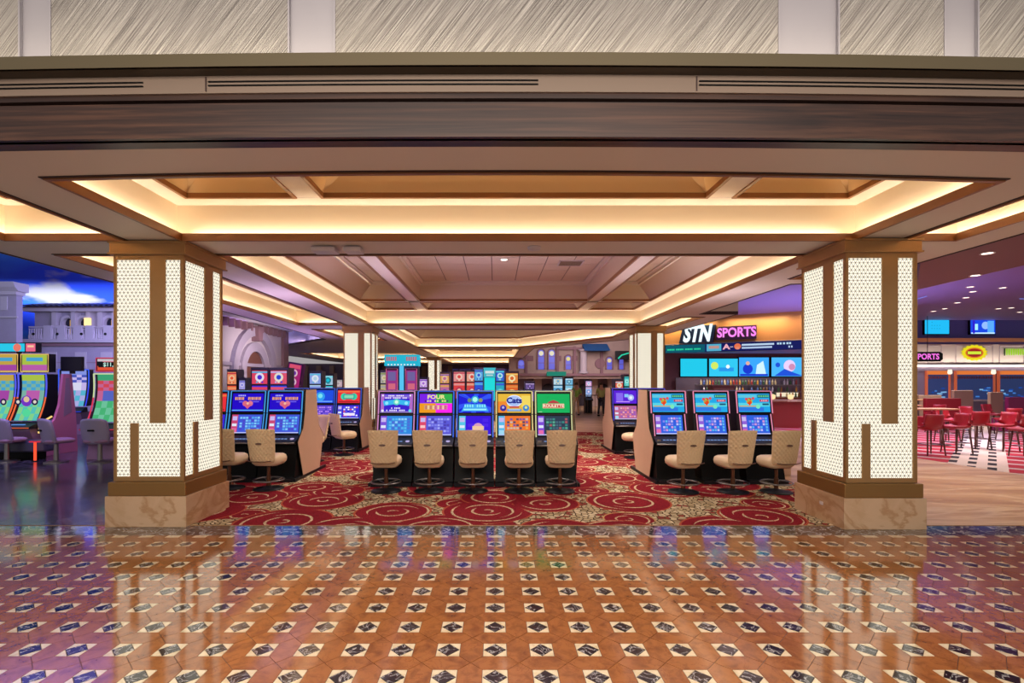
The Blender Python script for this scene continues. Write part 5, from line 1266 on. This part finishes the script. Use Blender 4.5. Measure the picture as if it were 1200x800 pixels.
# ------------------------------------------------------------------ SPORTS LOUNGE (right)
m = MB(); m.fill([[(5.25, 8.8), (7.5, 8.8), (10.4, 12.3), (10.3, 9.7), (10.3, 2), (30, 2), (30, 23.1), (8.2, 23.1), (6.2, 17.5), (6.2, 12.6), (5.25, 12.6)]], 4.60)
struct(m.build('ceiling_lounge', M_PURPC), 'violet ceiling over the sports lounge')
m = MB(); m.fill([[(6.13, 2), (10.3, 2), (10.3, 9.7), (10.4, 12.3), (7.5, 8.75), (6.13, 8.7)]], 4.02); struct(m.build('ceiling_walkway', M_BROWNC), 'brown ceiling over the marble walkway')
m = MB(); e_ = [(10.3, 2), (10.3, 9.7), (10.4, 12.3), (7.5, 8.75), (6.13, 8.7)]
for a, b in zip(e_, e_[1:]): m.quad((*a, 4.02), (*b, 4.02), (*b, 4.60), (*a, 4.60))
struct(m.build('trim_20', M_BROWNC), 'step between brown and violet ceilings')
for k, (px, py, z) in enumerate([(1157, 296, 4.02), (1143, 322, 4.02), (1137, 335.5, 4.6), (1140, 341, 4.6), (1175, 336.5, 4.6), (1132, 348, 4.6), (1122, 354, 4.6), (1107, 361, 4.6), (1094, 364, 4.6), (1170, 361, 4.6), (1185, 360, 4.6), (1195, 365, 4.6), (858, 362, 4.6)]):
    Y = (z-EYE)*F/(447-py); downlight((px-580)*Y/F, Y, z-.003, ('nearest downlight in the brown ceiling over the walkway' if k == 0 else 'farther downlight in the brown ceiling over the walkway' if k == 1 else 'small dark downlight in the violet ceiling above the sports sign' if k == 12 else 'small downlight in the violet ceiling right of the front right column'), .08, 'downlights in the ceilings at the right', '#ffe8d8', 3)
for a, b in (((14.3, 16.5), (15.2, 20)), ((17.9, 17), (19.6, 17.2))):
    m = MB(); m.tube([(*a, 4.59), (*b, 4.59)], .012, 5); tag(m.build('ceiling_strip_light', emi('#8898ff', .8)), 'thin bluish line of light on the violet ceiling' + (' near the lit column' if a[0] < 15 else ' further right'), 'light')
# fascia with sign, from (7.8,22.8) to (12.6,19.8) ; local x along it
A0 = Vector((7.3, 23.12)); B0 = Vector((15.2, 18.2)); LF = (B0-A0).length; ang = math.atan2(B0.y-A0.y, B0.x-A0.x)
def at(d, off=0): p = A0+(B0-A0)*d/LF; n = Vector((math.sin(ang), -math.cos(ang))); return (p.x+n.x*off, p.y+n.y*off)
fa = MB().box(0, LF, 0, .3, 3.46, 4.6).build('wall_sign_fascia', M_GOLDW, loc=(A0.x, A0.y, 0), rz=ang); struct(fa, 'gold wall band that carries the sports sign')
MB().box(0, LF, -.08, 0, 3.43, 3.46).build('fascia_ledge', M_CEIL, fa)
for k in range(3): light('fascia_led', (*at(1.5+k*2.8, .45), 4.45), 2.4, 22, (1, .72, .4), (*at(1.5+k*2.8, 0), 3.9), .05)
def px2d(px):   # distance along fascia for an image x
    t = (px-580)/F; dx, dy = (B0-A0)/LF; return (A0.x-t*A0.y)/(t*dy-dx)
tk = thing('ticker_display', 'long blue scoreboard ticker under the gold band', 'display', (A0.x, A0.y, 0), ang)
d0, d1 = px2d(781), px2d(952)
MB().box(d0, d1, -.18, -.01, 3.06, 3.42).build('ticker_case', M_BLACK, tk)
a = Art(); a.rect((d0+d1)/2, 3.315, d1-d0-.02, .34, '#141c60'); e0, e1 = px2d(781), px2d(827); a.rect((e0+e1)/2, 3.31, e1-e0, .34, '#0c5c70')
n = 26
for i in range(n):
    x = e0+.1+(e1-e0-.25)*i/n
    if i % 7 != 6: a.rect(x, 3.28, (e1-e0)/n*.62, .07, '#30e8a8')
f0, f1 = px2d(829), px2d(846); a.rect((f0+f1)/2, 3.315, f1-f0, .3, '#58b8d8').rect((f0+f1)/2, 3.33, (f1-f0)*.7, .12, '#c89890')
a.text('A', px2d(852), 3.32, .30, '#f8b8c8', 1.3, bold=.04).rect(px2d(858), 3.32, .12, .03, '#d8c8d8').circ(px2d(865), 3.33, .13, '#f07850').rect(px2d(865), 3.26, .12, .1, '#f09078')
for i in range(16):
    xx = px2d(871+2.35*i); a.rect(xx, 3.385, .075, .075, '#c8e0f8')
    if i < 15: a.rect(xx, 3.26, .075, .075, '#b8d0f0')
for q in (912, 915, 919, 923, 926): a.rect(px2d(q), 3.39, .07, .08, '#c0e0f8')
for q in (925, 928): a.rect(px2d(q), 3.25, .05, .08, '#b8d0f0')
a.build('ticker_face', tk, (0, -.185, -.075), st=.9)
sg = thing('sports_sign', 'illuminated STN SPORTS sign, white and magenta letters', 'sign', (A0.x, A0.y, 0), ang)
s0, s1, s2, s3 = px2d(797), px2d(835), px2d(840), px2d(887)
z0, z1 = 3.47, 4.22
m = MB(); m.plate([(s0, z0), (s1+.05, z0), (s1+.16, z1), (s0+.18, z1)], -.28, -.05); m.build('blue_backing', mat('deep_blue', '#0c2848', .4), sg)
m = MB(); m.plate([(s2-.02, z0+.08), (s3, z0+.08), (s3, z1-.1), (s2+.1, z1-.1)], -.24, -.05); m.build('dark_backing', mat('dark_plum', '#301038', .4), sg)
a = Art(); a.text('STN', (s0+s1)/2+.06, (z0+z1)/2, .98, '#e8fbff', .62, .28, .05, 1.2); a.build('white_letters', sg, (0, -.29, 0))
a = Art(); a.text('SPORTS', (s2+s3)/2+.02, (z0+z1)/2-.01, .54, '#ff8af0', .80, 0, .035, 1.1); a.build('magenta_letters', sg, (0, -.25, 0))
# shelf ceiling + wall with screens
YW = 23.4
m = MB(); m.fill([[(A0.x+.1, A0.y+.1), (B0.x, B0.y+.1), (B0.x, YW), (A0.x, YW)]], 3.08); struct(m.build('ceiling_bar', M_PURPC), 'low ceiling strip behind the ticker')
struct(MB().box(7.3, 17.2, YW, YW+.3, 0, 4.6).build('wall_bar', mat('maroon_wall', '#6c4450', .6)), 'dark maroon wall behind the bar')
for i, (a0, a1, cols, lb) in enumerate([(797, 829, ('#20c0e0', '#28d0e8', '#38c8e0'), 'plain cyan television, leftmost of the row'), (830.5, 865, ('#30c0e8', '#60d8b0', '#2890e0'), 'cyan television with a yellow patch, second of the row'), (865.5, 901.5, ('#38a0f0', '#1838c8', '#c8e8f8'), 'television showing blue figures, third of the row'), (903.5, 943, ('#48b0f0', '#2050d0', '#e0c8f0'), 'television with a close-up figure, right end of the row')]):
    Y = YW-.12; xa, xb_ = X(a0, Y), X(a1, Y); zt, zb = Z(419 if i < 2 else 417.5, Y), Z(441, Y)
    tv = thing('television', lb, 'television', ((xa+xb_)/2, Y, (zt+zb)/2), 0, 'televisions over the bar'); w_, h_ = xb_-xa, zt-zb
    MB().box(-w_/2, w_/2, 0, .115, -h_/2, h_/2).build('case', M_BLACK, tv)
    a = Art(); a.rect(0, 0, w_*.97, h_*.94, cols[0])
    if i == 1: a.circ(-w_*.3, h_*.1, h_*.2, '#c8e060').rect(w_*.1, -h_*.1, w_*.5, h_*.2, cols[2]).circ(w_*.15, h_*.05, h_*.1, '#e8f8f8')
    if i == 2: a.circ(-w_*.2, -h_*.1, h_*.25, cols[1]).circ(-w_*.2, h_*.18, h_*.1, '#d8a898').polyg([(w_*.05,-h_*.4),(w_*.1,h_*.1),(w_*.3,h_*.3),(w_*.4,-h_*.4)], cols[2]).rect(0, -h_*.4, w_*.9, h_*.1, cols[1])
    if i == 3: a.circ(w_*.05, h_*.05, h_*.3, cols[2]).circ(w_*.12, 0, h_*.16, '#c888b0').polyg([(-w_*.4,-h_*.45),(-w_*.1,-h_*.1),(w_*.2,-h_*.3),(w_*.45,-h_*.45)], cols[1]).circ(-w_*.3, h_*.1, h_*.12, cols[1])
    a.build('picture', tv, (0, -.003, 0), st=1.15)
# bar back with bottles
BY = 22.6
t = thing('back_bar', 'wooden back bar with lit shelves of bottles under the televisions', 'cabinet', (0, BY, 0))
MB().box(X(797, BY), X(945, BY), 0, .5, 0, 1.05).build('counter', mat('bar_wood', '#7a3c28', .35, var=.2, vscale=3), t, bevel=.01)
MB().box(X(797, BY), X(945, BY), .52, .6, 1.05, 1.95).build('mirror_back', mat('smoky_mirror', '#7c7080', .25, .5), t)
for z in (1.28, 1.60): MB().box(X(820, BY), X(945, BY), .28, .5, z, z+.025).build('shelf', M_STEEL, t)
for a_, c in ((847, '#f0d0a0'), (880, '#c8b0a0'), (930, '#fff0d0')): MB().box(X(a_, BY)-.5, X(a_, BY)+.5, .47, .49, 1.08, 1.26).build('shelf_light', emi(c, .9), t)
bt = MB().lathe([(.036, 0), (.04, .02), (.04, .15), (.014, .20), (.014, .26)], 8); rnd = random.Random(3); bc = ['#8a5a20', '#c8c8d8', '#3c6840', '#d8a040', '#5878c0', '#b03830', '#e8d8a0']; bms = [bt.mesh('bottle', mat('bottle_'+c.strip('#'), c, .15)) for c in bc]
for z in (1.05, 1.306, 1.626):
    for k in range(34):
        if rnd.random() < .75:
            o = bpy.data.objects.new('bottle', bms[rnd.randrange(7)]); C.objects.link(o); o.location = (X(822+3.55*k, BY), BY+.38 if z > 1.1 else BY+.2, z+.003); tag(o, '%s bottle on the %s of the back bar' % (('amber', 'clear', 'green', 'golden', 'blue', 'red', 'pale yellow')[bms.index(o.data)], 'counter' if z < 1.1 else ('lower shelf' if z < 1.4 else 'upper shelf')), 'bottle', 'bottles on the back bar')
t = thing('bar_counter', 'red fronted bar counter with a pale top, right of the cyan slot machines', 'counter', (X(935, 19), 19, 0)); MB().box(-1.2, 1.5, 0, .6, 0, 1.0).build('counter_front', mat('bar_red', '#8c2c24', .4), t); MB().box(-1.25, 1.55, -.08, .68, 1.0, 1.06).build('counter_top', M_TAN, t)
for k in range(3): MB().lathe([(.01, .0), (.09, .02), (.11, .16), (.03, .2)], 12).build('bar_lamp', emi('#ffd8a0', 1.2), t, (-.8+k*.7, .3, 1.08))
t = thing('red_booth_machine', 'dark red cabinet seen between the far column and the televisions', 'cabinet', (X(848, 20.5), 20.5, 0)); MB().box(-.45, .45, 0, .5, 0, 1.62).build('cabinet', mat('booth_red', '#6c3830', .5), t); MB().box(-.4, .4, -.03, 0, .9, 1.5).build('door_panel', mat('booth_tan', '#8c6450', .5), t)
# far end wall of the lounge
LY = 23.0
lw = struct(MB().box(17.2, 27, LY, LY+.3, 0, 4.6).build('wall_lounge', mat('blue_violet_wall', '#6464b8', .6)), 'blue violet wall over the food counters')
MB().box(17.2, 27, LY-.25, LY, Z(400, LY), Z(396, LY)).build('orange_cornice', mat('peach_paint', '#d89468', .5), lw)
MB().box(17.2, 27, LY-.12, LY, Z(428, LY), Z(403, LY)).build('frieze', mat('cream_wall', '#cfc4c0', .6), lw)
MB().box(17.2, 27, LY-.3, LY, Z(429.5, LY), Z(427, LY)).build('lit_cornice', mat('cream_wall2', '#e8dcc8', .5), lw)
MB().box(17.2, 27, LY-.08, LY, 0, Z(429.5, LY)).build('lower_front', mat('grey_lilac', '#8880a0', .6), lw)
light('frieze_led', (X(1140, LY), LY-.6, Z(432, LY)), 6, 30, (1, .85, .7), (X(1140, LY), LY, Z(418, LY)), .05)
for a0, a1, lb, cols in ((1083, 1113, 'cyan television high on the blue violet wall', ('#20b8f0', '#38c8f8')), (1136.5, 1167, 'television with a blue programme, right of the cyan one', ('#1848e0', '#58a8f8'))):
    Y = LY-.1; w_ = (a1-a0)*Y/F; h_ = 18*Y/F; tv = thing('television', lb, 'television', (X((a0+a1)/2, Y), Y, Z(382.5, Y))); MB().box(-w_/2, w_/2, 0, .098, -h_/2, h_/2).build('case', M_BLACK, tv)
    a = Art(); a.rect(0, 0, w_*.95, h_*.9, cols[0])
    if 'programme' in lb: a.circ(w_*.1, h_*.1, h_*.25, '#90b8f8').rect(-w_*.25, 0, w_*.12, h_*.4, '#a0e8ff').rect(w_*.3, 0, w_*.25, h_*.8, cols[1]).rect(0, -h_*.4, w_*.9, h_*.08, '#c8f0ff').rect(-w_*.35, 0, w_*.08, h_*.85, '#3018c8')
    else:
        for q in range(9): a.rect(w_*(-.2+.1*(q % 4)), h_*(-.1+.2*(q//4)), w_*.03, h_*.05, '#1888b8')
    a.build('picture', tv, (0, -.003, 0), st=1.1)
for a0, a1, z0, z1 in ((1084, 1100, 426, 404.5), (1117, 1160, 425, 404.5), (1168, 1196, 425, 404.5)):
    m = MB(); q = [(X(a0, LY), Z(z0, LY)), (X(a1, LY), Z(z0, LY)), (X(a1, LY), Z(z1, LY)), (X(a0, LY), Z(z1, LY))]; m.tube([(x, -.0, z) for x, z in q], .025, 5, True); m.build('panel_moulding', M_STONE2, lw, (0, LY-.13, 0))
s_ = thing('food_sign', 'yellow sunburst oval sign with a red centre on the cream frieze', 'sign', (X(1138, LY), LY-.16, Z(413, LY)))
a = Art(); R_ = .62
a.polyg([((R_*(1 if k % 2 else .86))*math.cos(PI*k/16), (R_*.62*(1 if k % 2 else .86))*math.sin(PI*k/16)) for k in range(32)], '#f0e020').circ(0, 0, .42, '#e87828', 20, .24).circ(0, 0, .36, '#a02020', 20, .19).rect(0, 0, .62, .13, '#d8f040').build('sign_face', s_, st=.95)
s_ = thing('green_sign', 'green bar lettering sign on the cream frieze near the right edge', 'sign', (X(1184, LY), LY-.15, Z(412, LY)))
a = Art()
for i, h_ in enumerate((.34, .30, .30, .30, .30, .26, .30, .30, .28)): a.rect(-.42+i*.105, 0, .06, h_, '#a8e028' if i else '#203818')
a.build('sign_face', s_, st=.9)
s_ = thing('small_sports_sign', 'magenta SPORTS letters on a black pill sign beside the right column', 'sign', (X(1088, LY-1.5), LY-1.5, Z(417.5, LY-1.5)))
m = MB(); m.plate([(-.72, -.2), (.5, -.2), (.62, -.1), (.62, .14), (.5, .22), (-.72, .22)], 0, .12); m.build('pill_box', M_BLACK, s_); a = Art(); a.text('SPORTS', -.08, 0, .34, '#f878e8', .92, 0, .03).build('letters', s_, (0, -.01, 0)); MB().box(-.008, .008, .04, .056, .2, 1.765).build('hanger', M_DARK, s_)
for a0, a1, lb in ((1083, 1108, 'left'), (1117, 1160, 'middle'), (1167, 1199, 'right')):
    t = thing('food_counter_opening', 'orange-lit food counter opening, %s one of three at the right' % lb, 'opening', (0, LY-.1, 0), 0, 'food counter openings')
    xa, xb_ = X(a0, LY), X(a1, LY); zb, zt = .95, Z(434, LY)
    MB().box(xa, xb_, -.04, -.0, zb, zt-.17).build('blue_interior', mat('blue_inside', '#283060', .5, 0, '#3858a0', .25), t)
    MB().box(xa, xb_, -.10, 0, zt-.17, zt).build('glowing_lintel', emi('#f0803c', .85), t)  # orange light around the opening, put in as glowing lintel and jambs
    for xx in (xa-.06, xb_): MB().box(xx, xx+.06, -.10, 0, zb, zt).build('glowing_jamb', mat('salmon_glow', '#c86848', .5, 0, '#e07048', .35), t)
    MB().box(xa, xb_, -.25, 0, zb-.08, zb).build('counter_ledge', M_STONE2, t)
    rr = random.Random(lb); 
    for k in range(int((xb_-xa)/.11)): MB().box(xa+.05+k*.11, xa+.11+k*.11, -.06, -.04, zt-.36, zt-.36+.12).build('menu_item', mat('menu_red', '#7c3848', .5), t)
    a = Art(); 
    for k in range(10): a.rect(xa+.1+rr.random()*(xb_-xa-.25), zb+.1+rr.random()*.45, .1+.1*rr.random(), .06, rr.choice(['#4888e0', '#88c0f0', '#2050b0']))
    a.build('lit_shelves', t, (0, -.045, 0), st=.8)['kind'] = 'stuff'
for px in (1112, 1163): tag(MB().lathe([(.05, 0), (.09, .05), (.07, .22)], 10).build('wall_sconce', emi('#fff0d8', 1.2), loc=(X(px, LY-.2), LY-.25, Z(438, LY))), 'white wall sconce between the food openings' + (' on the left' if px < 1130 else ' on the right'), 'lamp')
# ------------------------------------------------------------------ red stools, tables, booths
def stool_meshes():
    m = MB(); nx, n = 12, 12
    # shell: seat pan flowing up into the back
    prof = [(-.24, .62), (-.20, .60), (0, .585), (.14, .60), (.20, .66), (.235, .76), (.26, .90), (.27, .97)]
    for b in (0, 1):
        base = len(m.v)
        for j, (y, z) in enumerate(prof):
            for i in range(nx+1):
                u = i/nx*2-1; w = .235-(.02 if j > 4 else 0); lift = .10*abs(u)**3*min(1, j/4); fwd = -.10*abs(u)**2.5*(j > 3)
                off = (0, 0, 0) if b == 0 else ((0, 0, .05) if j < 4 else (0, -.045, .01))
                m.v.append((u*w+off[0], y+fwd+off[1], z+lift*(j < 5)+off[2]))
        for j in range(len(prof)-1):
            for i in range(nx):
                a = base+j*(nx+1)+i; f = (a, a+1, a+nx+2, a+nx+1); m.f.append(f[::-1] if b == 0 else f); m.m.append(0)
    L = len(prof); n1 = (nx+1)*L; bd = list(range(nx+1))+[j*(nx+1)+nx for j in range(1, L)]+[(L-1)*(nx+1)+i for i in range(nx-1, -1, -1)]+[j*(nx+1) for j in range(L-2, 0, -1)]
    for k in range(len(bd)): a, b_ = bd[k], bd[(k+1) % len(bd)]; m.f.append((a, b_, b_+n1, a+n1)); m.m.append(0)
    return m.mesh('shell', M_RED, True)
def red_stool(x, y, rz, label):
    r = thing('counter_stool', label, 'chair', (x, y, .003), rz, 'red counter stools in the sports lounge')
    inst('shell', shared('stool', stool_meshes), r)
    for sx in (-1, 1):
        for sy in (-1, 1): inst('leg', shared(('sl', sx, sy), lambda: MB().tube([(sx*.17, sy*.15, .60), (sx*.215, sy*.20, 0)], [.022, .015], 8).mesh('leg', M_WOODL, True)), r)
    inst('foot_rail', shared('sfr', lambda: MB().tube([(-.195, -.18, .26), (.195, -.18, .26), (.195, .18, .26), (-.195, .18, .26)], .010, 6, True).mesh('foot_rail', M_STEEL, True)), r)
# local -y is the front of the stool
ST = [(1089, 12.0, PI, 'red counter stool seen from behind, touching the right lit column'), (1121, 12.3, -1.6, 'red counter stool in side view, back to the right, nearest the walkway'),
      (1144, 13.2, PI, 'red counter stool behind the side-view one, facing the table'), (1176, 12.7, -1.65, 'red counter stool in side view left of the one cut by the edge'),
      (1203, 11.6, -1.5, 'red counter stool cut off by the right picture edge'), (1110, 14.6, .2, 'red stool on the far side of the first high table'), (1137, 15.6, .1, 'red stool facing us beyond the first high table'),
      (1183, 14.8, PI, 'purple-lit red stool near the right edge'), (1162, 17.1, .3, 'red stool further back under the food openings'), (1097, 17.2, PI, 'red stool far back beside the right column')]
for px, Y, a, lb in ST: red_stool((px-580)*Y/F, Y, a, lb)
def high_table(x, y, w, d, label):
    r = thing('high_table', label, 'table', (x, y, .003), 0, 'high tables in the sports lounge')
    MB().box(-w/2, w/2, -d/2, d/2, .98, 1.02).build('tabletop', M_WOODT, r, bevel=.01)
    for sx in (-1, 1): MB().lathe([(.22, 0), (.22, .02), (.035, .04), (.035, .97)], 14).build('pedestal', M_STEEL, r, (sx*w*.35, 0, 0))
high_table(11.7, 13.85, 2.0, .5, 'long pale high table among the nearest red stools'); high_table(12.1, 16.2, 3.0, .7, 'second high table behind the nearest one'); high_table(18.6, 20.9, 2.4, .6, 'farthest high table before the booths')
def booth(x, y, w, h, m_, label):
    r = thing('booth_bench', label, 'bench', (x, y, .003), 0, 'booth benches in the lounge')
    MB().box(-w/2, w/2, 0, .14, 0, h).build('backrest', m_, r, bevel=.02); MB().box(-w/2, w/2, .14, .62, 0, .46).build('seat', m_, r, bevel=.03)
M_BTAN = mat('tan_vinyl', '#b49a84', .5); M_MAG = mat('magenta_vinyl', '#8c2458', .45)
booth((1147-580)*19/F, 19.6, .75, 1.42, M_BTAN, 'tall tan booth back in the middle of the lounge'); booth((1181-580)*19/F, 19.4, .5, 1.35, M_BTAN, 'narrow tan booth back right of the tall one')
booth((1095-580)*21.4/F, 21.6, 1.0, 1.18, M_BTAN, 'low tan booth back by the left food opening'); booth((1190-580)*17.6/F, 17.4, .9, 1.22, M_MAG, 'magenta booth back at the right edge'); booth((1106-580)*18.3/F, 18.3, 1.3, 1.15, M_RED, 'long red booth back behind the second table')
